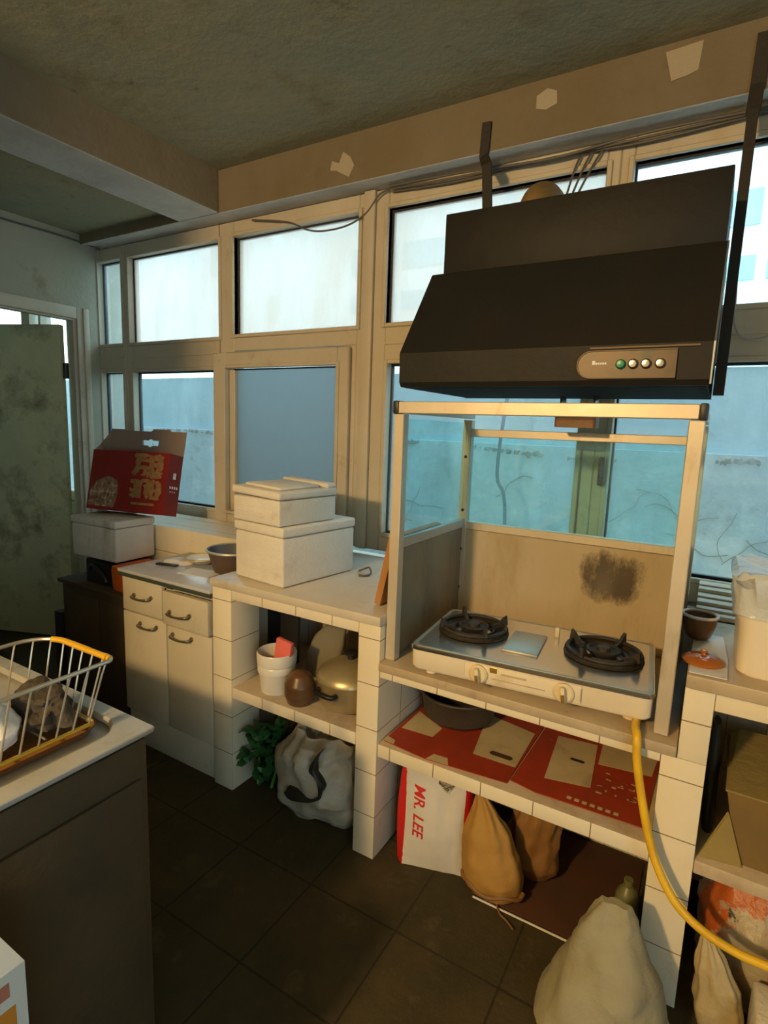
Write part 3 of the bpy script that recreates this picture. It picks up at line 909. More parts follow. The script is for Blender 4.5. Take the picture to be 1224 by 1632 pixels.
b = nb(); tube(b, [(-1.905+0.076*math.cos(a*PI/20), 1.672+0.076*math.sin(a*PI/20), 0.7995) for a in range(40)], 0.004, 6, closed=True)
tp.part('rim', b, PLATERIM)
b = nb(); box(b, -1.86, 1.50, 0.7755, -1.70, 1.60, 0.7775, 0.0, rz=0.15)
single('paper_sheet', b, WHITEP, 'white paper sheet on the cabinet top in front of the plate', 'paper')
tp = T('basin', 'grey plastic basin standing between the foam boxes and the plate', 'basin', (-1.72, 1.665, 0.776))
b = nb(); lathe(b, [(0, 0.776), (0.085, 0.776), (0.112, 0.868), (0.108, 0.868), (0.082, 0.782), (0, 0.782)], 40, (-1.70, 1.665, 0))
b.normal_update()
for f in b.faces:
    c = f.calc_center_median()
    n = f.normal
    if (Vector((c.x+1.70, c.y-1.665, 0))).dot(Vector((n.x, n.y, 0))) > 0 and c.z < 0.868:
        f.material_index = 1
tp.part('body', b, [BASIN, BASIN_D])
b = nb(); tube(b, [(-1.70+0.114*math.cos(a*PI/20), 1.665+0.114*math.sin(a*PI/20), 0.868) for a in range(40)], 0.005, 6, closed=True)
tp.part('rim', b, ALU_G)

# ================================================================= FOAM BOXES
def foam(label, loc, w, d, h, rz, lidh, m=STYRO, over=0.004, lidtilt=0.0, group=None, bumpy=False):
    t = T('foam_box', label, 'foam box', loc, rz, group, local=True)
    b = nb()
    box(b, 0, 0, 0.001, w, d, h-lidh-0.002, 0.008, 3)
    box(b, 0.03, -0.002, 0.04*h/0.2, w-0.03, 0.0, h*0.45, 0.001)
    t.part('body', b, m)
    b = nb()
    box(b, -over, -over, h-lidh, w+over, d+over, h, 0.008, 3)
    if bumpy:
        box(b, 0.03, 0.03, h, w-0.03, d-0.06, h+0.012, 0.006, 2)
        box(b, 0.0, d-0.05, h-0.002, w, d+0.002, h+0.018, 0.009, 3)
    if lidtilt:
        b.transform(Matrix.Translation((w, 0, h-lidh)) @ Matrix.Rotation(lidtilt, 4, 'Y') @ Matrix.Translation((-w, 0, -(h-lidh))))
    t.part('lid', b, m)
    return t
foam('large white foam box standing directly on the tiled counter', (-1.505, 1.477, 0.829), 0.262, 0.372, 0.213, R(-7.5), 0.035)
foam('smaller white foam box with loose lid, on top of the larger one', (-1.512, 1.474, 1.043), 0.252, 0.285, 0.122, R(-7.5), 0.028, lidtilt=R(1.6), bumpy=True)
foam('dirty foam box by the left door, under the red gift carton', (-2.690, 1.548, 0.722), 0.335, 0.215, 0.198, R(1.5), 0.035, STYRO_D)
# low brown cupboard and what carries the foam box
tq = T('low_cupboard', 'low dark brown wooden cupboard left of the cream cabinet', 'cupboard', (-2.45, 1.5, 0))
b = nb(); box(b, -2.72, 1.505, 0, -2.112, 1.778, 0.585, 0.004)
tq.part('body', b, BROWNW)
b = nb(); box(b, -2.735, 1.488, 0.587, -2.112, 1.78, 0.606, 0.004)
tq.part('top', b, BROWNW)
b = nb(); box(b, -2.68, 1.497, 0.06, -2.42, 1.5045, 0.55, 0.003)
tq.part('door', b, BROWNW)
b = nb(); box(b, -2.41, 1.497, 0.06, -2.14, 1.5045, 0.55, 0.003)
tq.part('door', b, BROWNW)
b = nb()
prism(b, rrect(0.225, 0.2, 0.02), 0.607, 0.715, -2.478, 1.645)
tube(b, smoothpts([(-2.56, 1.55, 0.66), (-2.5, 1.53, 0.70), (-2.42, 1.532, 0.66), (-2.40, 1.533, 0.63)], 5), 0.009, 8)
single('rice_cooker_base', b, BLACKP, 'black plastic appliance squeezed under the dirty foam box', 'appliance')
b = nb()
loft(b, [[(x-2.278, y+1.62, z) for x, y in rrect(0.15*k, 0.2*k, 0.02)] for z, k in ((0.607, 0.94), (0.63, 0.98), (0.70, 1.0), (0.719, 0.98))])
single('plastic_tub', b, ORNG, 'orange plastic tub beside the black appliance under the foam box', 'tub')
b = nb(); box(b, -2.80, 1.50, 0.0, -2.742, 1.60, 0.42, 0.004)
single('dark_box', b, BLACKP, 'narrow black box standing on the floor left of the brown cupboard', 'box')

# ================================================================= RED GIFT CARTON
tg = T('gift_carton', 'open red gift carton with gold print leaning by the window', 'carton', (-2.70, 1.632, 0.9435), R(12.5), rx=R(-12.5), local=True)
W, DD, H = 0.465, 0.10, 0.30
b = nb()
box(b, 0, 0, 0, W, 0.003, H); box(b, 0, DD-0.003, 0, W, DD, H); box(b, 0, 0.003, 0, 0.003, DD-0.003, H); box(b, W-0.003, 0.003, 0, W, DD-0.003, H); box(b, 0.003, 0.003, 0, W-0.003, DD-0.003, 0.003)
tg.part('body', b, RED, smooth=False)
# back flap with the handle cut-out
b = nb()
hx, hz = W*0.55, H+0.062
outer = [(0.0, H), (W, H), (W+0.003, H+0.125), (W-0.09, H+0.125), (W-0.10, H+0.135), (W-0.20, H+0.135), (W-0.21, H+0.122), (0.09, H+0.122), (0.085, H+0.128), (0.0, H+0.128)]
inner = [(hx-0.05, hz-0.013), (hx-0.015, hz-0.013), (hx, hz-0.022), (hx+0.015, hz-0.013), (hx+0.05, hz-0.013), (hx+0.05, hz+0.013), (hx+0.015, hz+0.013), (hx, hz+0.022), (hx-0.015, hz+0.013), (hx-0.05, hz+0.013)]
from mathutils.geometry import tessellate_polygon
polys = [[Vector((x, 0, z)) for x, z in outer], [Vector((x, 0, z)) for x, z in inner]]
allp = polys[0]+polys[1]
tris = tessellate_polygon(polys)
for yy in (DD-0.001, DD+0.0015):
    vs = [b.verts.new((p.x, yy, p.z)) for p in allp]
    for a in tris:
        b.faces.new([vs[i] for i in a])
    if yy < DD:
        v0 = vs
for st, n in ((0, len(outer)), (len(outer), len(inner))):
    for i in range(n):
        j = (i+1) % n
        b.faces.new((v0[st+i], v0[st+j], vs[st+j], vs[st+i]))
tg.part('back_flap', b, CARDIN, smooth=False, label='brown inner side of the raised lid with a handle hole')
b = nb(); loft(b, [[(0.0, 0.01, H), (-0.004, 0.012, H+0.002), (-0.055, DD-0.01, H+0.04), (-0.052, DD-0.008, H+0.038)], [(0.001, DD-0.002, H), (-0.003, DD-0.002, H+0.002), (0.002, DD, H+0.12), (0.004, DD, H+0.118)]])
tg.part('side_flap', b, CARDIN, smooth=False)
b = nb(); loft(b, [[(0.12, 0.002, H-0.001), (0.23, 0.002, H-0.001), (0.23, 0.07, H+0.018), (0.12, 0.07, H+0.018)], [(0.12, 0.003, H+0.001), (0.23, 0.003, H+0.001), (0.23, 0.07, H+0.020), (0.12, 0.07, H+0.020)]])
tg.part('front_flap', b, RED, smooth=False)
def strokes(bm, segs, ox, oz, s, y, th=0.0012):
    # tapered brush marks
    for n_, (x0, z0, x1, z1, wd) in enumerate(segs):
        a = Vector((ox+x0*s, 0, oz+z0*s)); c = Vector((ox+x1*s, 0, oz+z1*s))
        d = (c-a); L = d.length; d.normalize(); q = Vector((-d.z, 0, d.x))
        a -= d*0.04*s; L += 0.08*s
        prof_ = ((0.0, 0.25), (0.12, 0.75), (0.3, 0.62), (0.6, 0.72), (0.85, 0.5), (1.0, 0.12))
        bend = 0.10*s*math.sin(n_*2.3)
        up_ = [a+d*L*t+q*(wd*s*h+bend*math.sin(PI*t)) for t, h in prof_]
        dn_ = [a+d*L*t-q*(wd*s*h-bend*math.sin(PI*t)) for t, h in reversed(prof_)]
        loft(bm, [[(p.x, yy, p.z) for p in up_+dn_] for yy in (y-th/2-0.00004*n_, y+th/2)])
G1 = [(0.05, .95, .5, .97, .13), (.1, .72, .55, .72, .12), (.3, 1.0, .22, .45, .14), (.1, .45, .58, .42, .12), (.05, .2, .2, .4, .14), (.35, .18, .4, .4, .12), (.58, .95, .52, .1, .13), (.72, .9, .98, .92, .16), (.74, .62, 1.0, .66, .13), (.85, 1.0, .82, .15, .15), (.70, .35, 1.0, .30, .14), (.66, .12, .98, .14, .12)]
G2 = [(.02, .85, .3, .88, .14), (.15, .95, .12, .1, .14), (.02, .5, .3, .5, .13), (.04, .2, .3, .12, .13), (.4, .9, .64, .9, .13), (.4, .9, .38, .12, .12), (.52, .7, .52, .3, .16), (.66, .85, .62, .1, .13), (.78, .95, .76, .2, .13), (.92, .9, .9, .1, .14), (.78, .55, 1.0, .55, .12), (.74, .14, 1.0, .1, .12)]
b = nb()
strokes(b, G1, 0, 0, 0.122, -0.0008)
for v in b.verts:
    v.co.x *= 1.42
b2 = nb(); strokes(b2, G2, 0, 0, 0.105, -0.0008)
for v in b2.verts:
    v.co.x *= 1.62
for v in b.verts:
    v.co += Vector((W*0.555, 0, H*0.55))
for v in b2.verts:
    v.co += Vector((W*0.55, 0, H*0.21))
merge(b, b2)
box(b, W*0.58, -0.0012, H*0.13, W*0.88, 0, H*0.17)
tg.part('gold_lettering', b, GOLD, smooth=False)
b = nb()
loft(b, [[(x*W, y, z*H) for x, z in ((0.02, 0.06), (0.36, 0.05), (0.40, 0.30), (0.37, 0.50), (0.25, 0.57), (0.10, 0.48), (0.02, 0.30))] for y in (-0.001, 0.0)])
tg.part('food_picture', b, ART, smooth=False)
b = nb()
box(b, W, DD*0.42, H*0.60, W+0.0008, DD*0.62, H*0.70)
tg.part('side_emblem', b, WHITEP, smooth=False)
b = nb()
for k in range(4):
    box(b, W, DD*(0.25+0.16*k), H*0.44, W+0.0008, DD*(0.35+0.16*k), H*0.48)
    if k < 3:
        box(b, W, DD*(0.30+0.16*k), H*0.38, W+0.0008, DD*(0.36+0.16*k), H*0.40)
tg.part('side_lettering', b, WHITEP, smooth=False)

# ================================================================= COOKING ENCLOSURE
te = T('glass_screen', 'aluminium and glass splash screen standing round the gas stove', 'screen', (-0.42, 1.44, 0.686))
EX0, EX1, EY0, EY1, EZ0, EZ1 = -0.8175, -0.0265, 1.430, 1.985, 0.6865, 1.474
P = 0.033
for (x, y, n, m) in ((EX0, EY0, 'front', ALU), (EX1-P, EY0, 'front', ALU), (EX0, EY1-P, 'rear', ALU), (EX1-P, EY1-P, 'rear', ALU)):
    b = nb(); box(b, x, y, EZ0, x+P, y+P, EZ1-0.036 if n == 'front' else 1.435, 0.002, 1)
    po = te.part('post', b, m)
b = nb(); box(b, EX0+0.014, EY0, EZ1-0.034, EX1-0.014, EY0+P, EZ1, 0.002, 1)
te.part('top_rail', b, ALU)
for x in (EX0, EX1-P):
    b = nb(); box(b, x, EY0+P, EZ1-0.034, x+P, EY1, EZ1-0.003, 0.002, 1)
    te.part('top_rail', b, ALU)
    b = nb(); box(b, x-0.003 if x < -.5 else x+P-0.014, EY0-0.003, EZ1-0.036, x+0.015 if x < -.5 else x+P+0.003, EY0+P+0.003, EZ1+0.002, 0.004, 2)
    te.part('corner_cap', b, BLACKP, label='black plastic corner cap')
b = nb(); box(b, EX0+P, EY1-P, 1.375, EX1-P, EY1, 1.403, 0.002, 1)
te.part('rear_rail', b, ALU)
b = nb(); box(b, EX0+P, EY1-P, 1.028, EX1-P, EY1, 1.056, 0.002, 1)
te.part('rear_rail', b, ALU)
b = nb(); box(b, EX0+0.008, EY0+P, 1.035, EX0+0.026, EY1-P, 1.066, 0.002, 1)
te.part('side_rail', b, ALU_G)
b = nb(); box(b, EX1-0.026, EY0+P, 1.035, EX1-0.008, EY1-P, 1.066, 0.002, 1)
te.part('side_rail', b, ALU_G)
b = nb(); box(b, EX0+P, EY1-0.020, 1.056, EX1-P, EY1-0.015, 1.375)
te.part('rear_pane', b, G_GRN)
b = nb(); box(b, EX0+0.012, EY0+P, 1.066, EX0+0.017, EY1-P, 1.425)
te.part('side_pane', b, G_GRN)
b = nb(); box(b, EX1-0.017, EY0+P, 1.066, EX1-0.012, EY1-P, 1.425)
te.part('side_pane', b, G_GRN)
b = nb(); box(b, EX0+0.012, EY0+P, EZ0, EX0+0.018, EY1-P, 1.035)
te.part('side_panel', b, SPANEL)
b = nb(); box(b, EX1-0.018, EY0+P, EZ0, EX1-0.012, EY1-P, 1.035)
te.part('side_panel', b, SPANEL)
b = nb(); box(b, EX0+P, EY1-0.022, EZ0, EX1-P, EY1-0.014, 1.028)
bp = te.part('back_panel', b, BPANEL)
for z in (0.80, 0.95, 1.10, 1.30):
    b = nb(); lathe(b, [(0, 0), (0.006, 0), (0.005, 0.004), (0, 0.004)], 10)
    b.transform(Matrix.Translation((EX0+P*0.5, EY1-P-0.001, z)) @ Matrix.Rotation(R(90), 4, 'X'))
    te.part('screw', b, BLACKP)

# ================================================================= GAS STOVE
ts = T('gas_stove', 'two burner gas stove with cream front and steel top', 'stove', (-0.702, 1.376, 0.686), R(5.2), local=True)
SW, SD = 0.640, 0.375
zb, zt = 0.022, 0.094
def rr(w, d, r):
    return [(x+SW/2, y+SD/2) for x, y in rrect(w, d, r)]
b = nb()
loft(b, [[(x, y, z) for x, y in rr(SW-2*k, SD-2*k, 0.022)] for z, k in ((zb, 0.006), (zb+0.008, 0.001), (zt-0.014, 0.0), (zt-0.012, 0.002))])
for (x, y) in ((0.05, 0.05), (SW-0.05, 0.05), (0.05, SD-0.05), (SW-0.05, SD-0.05)):
    lathe(b, [(0.0, 0.0005), (0.016, 0.0005), (0.014, zb+0.004), (0, zb+0.004)], 14, (x, y, 0))
ts.part('body', b, ENAMEL)
b = nb()
loft(b, [[(x, y, z) for x, y in rr(SW+2*k, SD+2*k, 0.022+k)] for z, k in ((zt-0.0125, 0.001), (zt-0.012, 0.004), (zt-0.004, 0.004), (zt-0.001, 0.001))])
ts.part('steel_trim', b, CHROME)
b = nb()
loft(b, [[(x, y, z) for x, y in rr(SW-2*k, SD-2*k, 0.022)] for z, k in ((zt-0.006, 0.001), (zt, 0.002), (zt+0.001, 0.006), (zt-0.002, 0.016))])
ts.part('steel_top', b, STEELTOP)
b = nb(); box(b, 0.165, -0.0035, zb+0.008, 0.475, 0.001, zt-0.016, 0.003)
pnl = ts.part('control_panel', b, ENAMEL)
for q in ((0.268, zb+0.038, 0.335, zb+0.0435), (0.240, zb+0.022, 0.385, zb+0.0245), (0.472, zb+0.016, 0.4745, zb+0.05)):
    b = nb(); box(b, q[0], -0.0045, q[1], q[2], -0.0034, q[3])
    ts.part('panel_mark', b, SLAB2, pnl, smooth=False)
for kx in (0.206, 0.432):
    b = nb()
    t_ = nb(); lathe(t_, [(0, 0), (0.026, 0), (0.026, 0.006), (0.021, 0.010), (0, 0.010)], 28)
    merge(b, t_)
    box(b, -0.006, -0.021, 0.008, 0.006, 0.021, 0.026, 0.004)
    b.transform(Matrix.Translation((kx, -0.0036, zb+0.030)) @ Matrix.Rotation(R(90), 4, 'X') @ Matrix.Rotation(R(8), 4, 'Z'))
    kn = ts.part('knob', b, KNOB)
    b = nb(); box(b, -0.0045, -0.018, 0.026, 0.0045, 0.004, 0.0275)
    b.transform(Matrix.Translation((kx, -0.0036, zb+0.030)) @ Matrix.Rotation(R(90), 4, 'X') @ Matrix.Rotation(R(8), 4, 'Z'))
    ts.part('knob_insert', b, BRASS, kn, smooth=False)
b = nb(); box(b, 0.236, -0.0046, zb+0.040, 0.256, -0.0034, zb+0.056, 0.001)
ts.part('sticker', b, BRASS, pnl, smooth=False)
def burner(cx, cy, spin):
    b = nb(); lathe(b, [(0.0, zt-0.003), (0.080, zt-0.002), (0.100, zt+0.008), (0.106, zt+0.012), (0.104, zt+0.004), (0.108, zt+0.001), (0.0, zt-0.0035)], 44, (cx, cy, 0), cap0=False, cap1=False)
    bu = ts.part('burner', b, IRON)
    b = nb(); lathe(b, [(0.0, zt-0.002), (0.030, zt-0.002), (0.044, zt+0.010), (0.046, zt+0.018), (0.040, zt+0.022), (0.034, zt+0.014), (0.020, zt+0.014), (0.018, zt+0.024), (0, zt+0.025)], 30, (cx, cy, 0))
    ts.part('burner_head', b, IRON, bu)
    b = nb()
    tube(b, [(cx+0.098*math.cos(a*PI/22), cy+0.098*math.sin(a*PI/22), zt+0.015) for a in range(44)], 0.006, 8, closed=True)
    tube(b, [(cx+0.062*math.cos(a*PI/16), cy+0.062*math.sin(a*PI/16), zt+0.006) for a in range(32)], 0.004, 6, closed=True)
    for k in range(4):
        a = spin+k*PI/2
        ca, sa_ = math.cos(a), math.sin(a)
        loft(b, [[(cx+ca*r-sa_*o, cy+sa_*r+ca*o, zt+z) for r, z in ((0.058, 0.004), (0.100, 0.010), (0.110, 0.016), (0.106, 0.044), (0.094, 0.036), (0.082, 0.022), (0.060, 0.014))] for o in (-0.0045, 0.0045)])
    ts.part('pan_support', b, IRON, bu, ang=50)
burner(0.128, 0.205, R(35))
burner(0.508, 0.205, R(62))
b = nb(); box(b, 0.245, 0.085, zt-0.003, 0.345, 0.26, zt+0.006, 0.004)
ts.part('center_plate', b, STEELTOP)
b = nb(); box(b, 0.362, 0.28, zt-0.002, 0.376, 0.292, zt+0.028, 0.003)
ts.part('igniter_peg', b, KNOB)

# ================================================================= COOKER HOOD
th = T('cooker_hood', 'large dark greasy cooker hood hanging above the gas stove', 'hood', (-0.42, 1.7, 1.515))
HX0, HX1 = -0.822, -0.030
prof = [(1.472, 1.517), (1.462, 1.530), (1.458, 1.612), (1.646, 1.872), (1.655, 1.876), (1.975, 1.876), (1.975, 1.515), (1.962, 1.515), (1.962, 1.60), (1.52, 1.60), (1.488, 1.517)]
b = nb(); sideprism(b, prof, HX0, HX1)
th.part('canopy', b, HOODM, smooth=False)
b = nb(); sideprism(b, [(1.488, 1.516), (1.962, 1.516), (1.962, 1.523), (1.488, 1.523)], HX0+0.004, HX1-0.004)
th.part('underside', b, HOODU, smooth=False)
b = nb(); box(b, -0.804, 1.688, 1.8775, -0.034, 1.972, 2.062, 0.003)
th.part('motor_box', b, HOODM)
b = nb(); sideprism(b, [(1.460, 1.520), (1.456, 1.612), (1.646, 1.874), (1.652, 1.866), (1.468, 1.608), (1.470, 1.520)], HX1+0.0005, HX1+0.004)
th.part('edge_strip', b, HOODEDGE, smooth=False)
b = nb()
n = 10
pts = [(-0.100, 1.534), (-0.100, 1.598)] + [(-0.285-0.032*math.sin(PI*k/n), 1.566+0.032*math.cos(PI*k/n)) for k in range(n+1)]
loft(b, [[(x, y, z) for x, z in pts] for y in (1.4545, 1.4600)])
cp = th.part('control_panel', b, PANELM)
b = nb()
edge = pts
for i in range(len(edge)):
    p0, p1 = edge[i], edge[(i+1) % len(edge)]
    bar(b, (p0[0], 1.4535, p0[1]), (p1[0], 1.4535, p1[1]), 0.0025, 0.003, 0, upv=(0, 1, 0))
box(b, -0.29, 1.4535, 1.603, -0.055, 1.4565, 1.607)
th.part('panel_frame', b, PANELF, cp)
for k, x in enumerate((-0.217, -0.190, -0.162, -0.132)):
    b = nb(); lathe(b, [(0, 0), (0.0115, 0), (0.0115, 0.004), (0.008, 0.009), (0, 0.010)], 20)
    b.transform(Matrix.Translation((x, 1.4544, 1.566)) @ Matrix.Rotation(R(90), 4, 'X'))
    th.part('button', b, GREENB if k == 0 else CHROME, cp, label='green round button' if k == 0 else None)
b = nb(); box(b, -0.282, 1.4536, 1.566, -0.275, 1.4546, 1.575); 
for k in range(5):
    box(b, -0.274+k*0.0052, 1.4536, 1.566, -0.2702+k*0.0052, 1.4546, 1.571)
th.part('maker_mark', b, WHITEP, cp, smooth=False)
b = nb()
tube(b, smoothpts([(-0.565, 1.86, 2.063), (-0.565, 1.865, 2.10), (-0.565, 1.90, 2.128), (-0.567, 1.96, 2.135), (-0.567, 2.03, 2.136), (-0.567, 2.10, 2.137), (-0.567, 2.148, 2.138)], 6), 0.062, 24)
single('exhaust_duct', b, DUCT, 'brownish round exhaust duct rising behind the hood to the window', 'duct')
# oil cup
to = T('oil_cup', 'small rusty oil cup hooked below the rear of the hood', 'oil cup', (-0.40, 1.83, 1.44))
b = nb(); prism(b, rrect(0.125, 0.07, 0.01), 1.418, 1.455, -0.39, 1.85)
to.part('cup', b, RTRAY)
for x in (-0.44, -0.34):
    b = nb(); box(b, x, 1.82, 1.452, x+0.006, 1.88, 1.5155, 0.001)
    to.part('hanger', b, CHROME)
# struts
b = nb()
bar(b, (-0.815, 2.010, 2.47), (-0.820, 2.010, 2.355), 0.034, 0.010, 0.001, (0, 1, 0))
bar(b, (-0.820, 2.010, 2.360), (-0.785, 1.955, 2.300), 0.034, 0.010, 0.001, (0, 1, 0))
bar(b, (-0.785, 1.955, 2.306), (-0.760, 1.935, 2.063), 0.034, 0.010, 0.001, (0, 1, 0))
box(b, -0.808, 2.0035, 2.435, -0.814, 2.006, 2.442)
single('hood_strut', b, BRACK, 'bent black iron strut holding the left end of the hood', 'strut', 'iron hood struts', smooth=False)
b = nb()
bar(b, (-0.006, 2.010, 2.52), (-0.010, 2.010, 2.385), 0.036, 0.010, 0.001, (0, 1, 0))
bar(b, (-0.010, 2.010, 2.39), (-0.013, 1.98, 2.30), 0.036, 0.010, 0.001, (0, 1, 0))
bar(b, (-0.013, 1.98, 2.31), (-0.0125, 1.86, 1.52), 0.028, 0.010, 0.001, (0, 1, 0))
single('hood_strut', b, BRACK, 'long black iron strut running down the right end of the hood', 'strut', 'iron hood struts', smooth=False)

# cables
b = nb(); tube(b, smoothpts([(-2.02, 2.103, 2.352), (-1.80, 2.10, 2.31), (-1.68, 2.10, 2.26), (-1.58, 2.10, 2.243), (-1.46, 2.10, 2.25), (-1.37, 2.10, 2.285), (-1.31, 2.10, 2.345), (-1.26, 2.10, 2.358)], 8), 0.004, 6)
single('cable', b, CABLE, 'dark cable sagging across the top of the second large window', 'cable')
b = nb()
for k in range(3):
    tube(b, smoothpts([(-1.25, 2.108-0.012*k, 2.350+0.006*k), (-0.95, 2.104-0.01*k, 2.337+0.01*k), (-0.6, 2.104-0.012*k, 2.350-0.006*k), (-0.3, 2.10-0.008*k, 2.338+0.01*k), (0.1, 2.10-0.01*k, 2.352), (0.5, 2.10-0.01*k, 2.34)], 8), 0.0045, 6)
single('cable_bundle', b, CABLE, 'loose bundle of dark cables along the window top above the hood', 'cables')
b = nb(); tube(b, smoothpts([(-0.004, 1.975, 1.885), (0.000, 2.02, 1.83), (0.006, 2.07, 1.755), (0.03, 2.085, 1.712), (0.07, 2.09, 1.703), (0.12, 2.095, 1.72), (0.2, 2.10, 1.75)], 8), 0.0035, 6)
single('cable', b, CABLEW, 'pale cable looping across the transom right of the hood', 'cable')
b = nb()
for k in range(3):
    tube(b, smoothpts([(-0.43-0.035*k, 2.104, 2.350), (-0.46-0.03*k, 2.10, 2.30), (-0.50-0.02*k, 2.095, 2.22)], 6), 0.004, 6)
single('cable_bundle', b, CABLE, 'three cable ends hanging behind the hood top near the duct', 'cables')
b = nb(); tube(b, smoothpts([(XL+0.012, 1.30, 2.395), (XL+0.012, 1.6, 2.385), (XL+0.012, 1.85, 2.39), (XL+0.02, 2.0, 2.385), (XL+0.06, 2.10, 2.366)], 8), 0.006, 6)
single('cable', b, CABLE, 'dark cable along the top of the left wall above the door', 'cable')

# chopping board between screen and counter
b = nb()
tb_ = nb(); box(tb_, -0.012, 0, 0, 0.012, 0.34, 0.235, 0.003)
tb_.transform(Matrix.Translation((-0.888, 1.487, 0.833)) @ Matrix.Rotation(R(12), 4, 'Y'))
merge(b, tb_)
single('chopping_board', b, WOOD, 'brown wooden chopping board leaning against the left side of the glass screen', 'chopping board')
b = nb(); box(b, -1.10, 1.93, 0.829, -0.93, 2.06, 0.832, 0.001, rz=0.2)
single('paper_sheet', b, mat('pale_blue_paper', (0.55, 0.66, 0.66), 0.7), 'pale blue paper lying on the counter behind the chopping board', 'paper')
b = nb(); tube(b, smoothpts([(-1.165, 1.80, 0.833), (-1.14, 1.815, 0.845), (-1.12, 1.81, 0.852), (-1.10, 1.79, 0.836), (-1.105, 1.76, 0.833), (-1.13, 1.75, 0.833)], 6), 0.004, 6)
single('wire_scrap', b, CABLE, 'small curled scrap on the counter right of the foam box', 'scrap')

# gas hose
b = nb()
hp = smoothpts([(-0.10, 1.48, 0.6955), (-0.098, 1.415, 0.6995), (-0.089, 1.376, 0.692), (-0.083, 1.366, 0.64), (-0.066, 1.362, 0.56), (-0.040, 1.356, 0.465), (-0.012, 1.345, 0.40), (0.030, 1.335, 0.342), (0.085, 1.33, 0.306), (0.155, 1.33, 0.286), (0.23, 1.33, 0.284), (0.40, 1.30, 0.30), (0.7, 1.25, 0.42)], 10)
tube(b, hp, 0.0098, 12)
single('gas_hose', b, HOSE, 'yellow rubber gas hose hanging from the stove past the white pillar', 'hose')

# ================================================================= LEFT COUNTER SHELF CONTENTS
ZS1 = 0.4215
tt = T('storage_tub', 'white ribbed tub with a pink packet, standing on the left counter shelf', 'tub', (-1.305, 1.485, ZS1))
b = nb(); lathe(b, [(0, ZS1), (0.056, ZS1), (0.060, ZS1+0.03), (0.065, ZS1+0.075), (0.070, ZS1+0.078), (0.070, ZS1+0.10), (0.067, ZS1+0.104), (0.072, ZS1+0.108), (0.074, ZS1+0.145), (0.070, ZS1+0.152), (0.066, ZS1+0.146), (0.060, ZS1+0.08), (0.05, ZS1+0.012), (0, ZS1+0.012)], 36, (-1.312, 1.492, 0))
tt.part('body', b, TUBW)
b = nb()
t_ = nb(); box(t_, -0.036, -0.011, 0, 0.036, 0.011, 0.192, 0.006)
t_.transform(Matrix.Translation((-1.297, 1.487, ZS1+0.013)) @ Matrix.Rotation(R(9), 4, 'Y'))
merge(b, t_)
single('packet', b, PINK, 'pink packet sticking up out of the white tub', 'packet')
b = nb(); bagmesh(b, [(ZS1+0.0005, -1.180, 1.465, 0.042, 0.042, 2.2), (ZS1+0.03, -1.180, 1.465, 0.054, 0.054, 2.1), (ZS1+0.07, -1.180, 1.465, 0.054, 0.054, 2), (ZS1+0.105, -1.180, 1.466, 0.036, 0.036, 2), (ZS1+0.118, -1.180, 1.466, 0.010, 0.010, 2)], 36, 20, 0.002, 10, 5, ZS1+0.0005)
single('clay_pot', b, BROWNPOT, 'squat dark brown pot between the white tub and the gold pot', 'pot')
b = nb()
bagmesh(b, [(ZS1+0.0005, -1.235, 1.70, 0.080, 0.045, 4), (ZS1+0.09, -1.235, 1.70, 0.080, 0.040, 4), (ZS1+0.15, -1.225, 1.71, 0.066, 0.022, 4), (ZS1+0.235, -1.185, 1.72, 0.030, 0.006, 3)], 36, 20, 0.008, 9, 2, ZS1+0.0005)
single('paper_bag', b, PAPERBAG, 'grey crumpled paper bag standing behind the tub on the shelf', 'bag')
b = nb(); box(b, -1.550, 1.70, ZS1+0.0005, -1.385, 1.718, 0.757, 0.006)  # flat black sheet supplies the shade of the cavity behind the pillar
single('shade_board', b, BLACKP, 'black board put in for the shaded cavity behind the left pillar', 'board')
tpot = T('cooking_pot', 'pale gold aluminium pot with lid on the left counter shelf', 'pot', (-1.005, 1.545, ZS1))
px, py = -1.030, 1.562
b = nb(); lathe(b, [(0, ZS1), (0.078, ZS1), (0.106, ZS1+0.012), (0.119, ZS1+0.045), (0.119, ZS1+0.092), (0.123, ZS1+0.098), (0.123, ZS1+0.102), (0.115, ZS1+0.1025), (0, ZS1+0.1025)], 44, (px, py, 0))
tpot.part('body', b, POTAL)
b = nb(); lathe(b, [(0, ZS1+0.103), (0.1225, ZS1+0.103), (0.1225, ZS1+0.108), (0.110, ZS1+0.128), (0.068, ZS1+0.152), (0.03, ZS1+0.163), (0, ZS1+0.165)], 44, (px, py, 0))
tpot.part('lid', b, POTAL)
b = nb(); lathe(b, [(0, ZS1+0.164), (0.012, ZS1+0.164), (0.011, ZS1+0.176), (0.026, ZS1+0.184), (0.026, ZS1+0.190), (0.015, ZS1+0.196), (0, ZS1+0.197)], 24, (px, py, 0))
tpot.part('lid_knob', b, BLACKP)
for ang in (R(262), R(82)):
    b = nb()
    d = Vector((math.cos(ang), math.sin(ang), 0)); s_ = Vector((-d.y, d.x, 0)); c0 = Vector((px, py, ZS1+0.080))
    tube(b, smoothpts([c0+d*0.117+s_*0.040, c0+d*0.139+s_*0.036, c0+d*0.147+Vector((0, 0, 0.002)), c0+d*0.139-s_*0.036, c0+d*0.117-s_*0.040], 6), 0.0085, 10)
    tpot.part('side_handle', b, BLACKP)

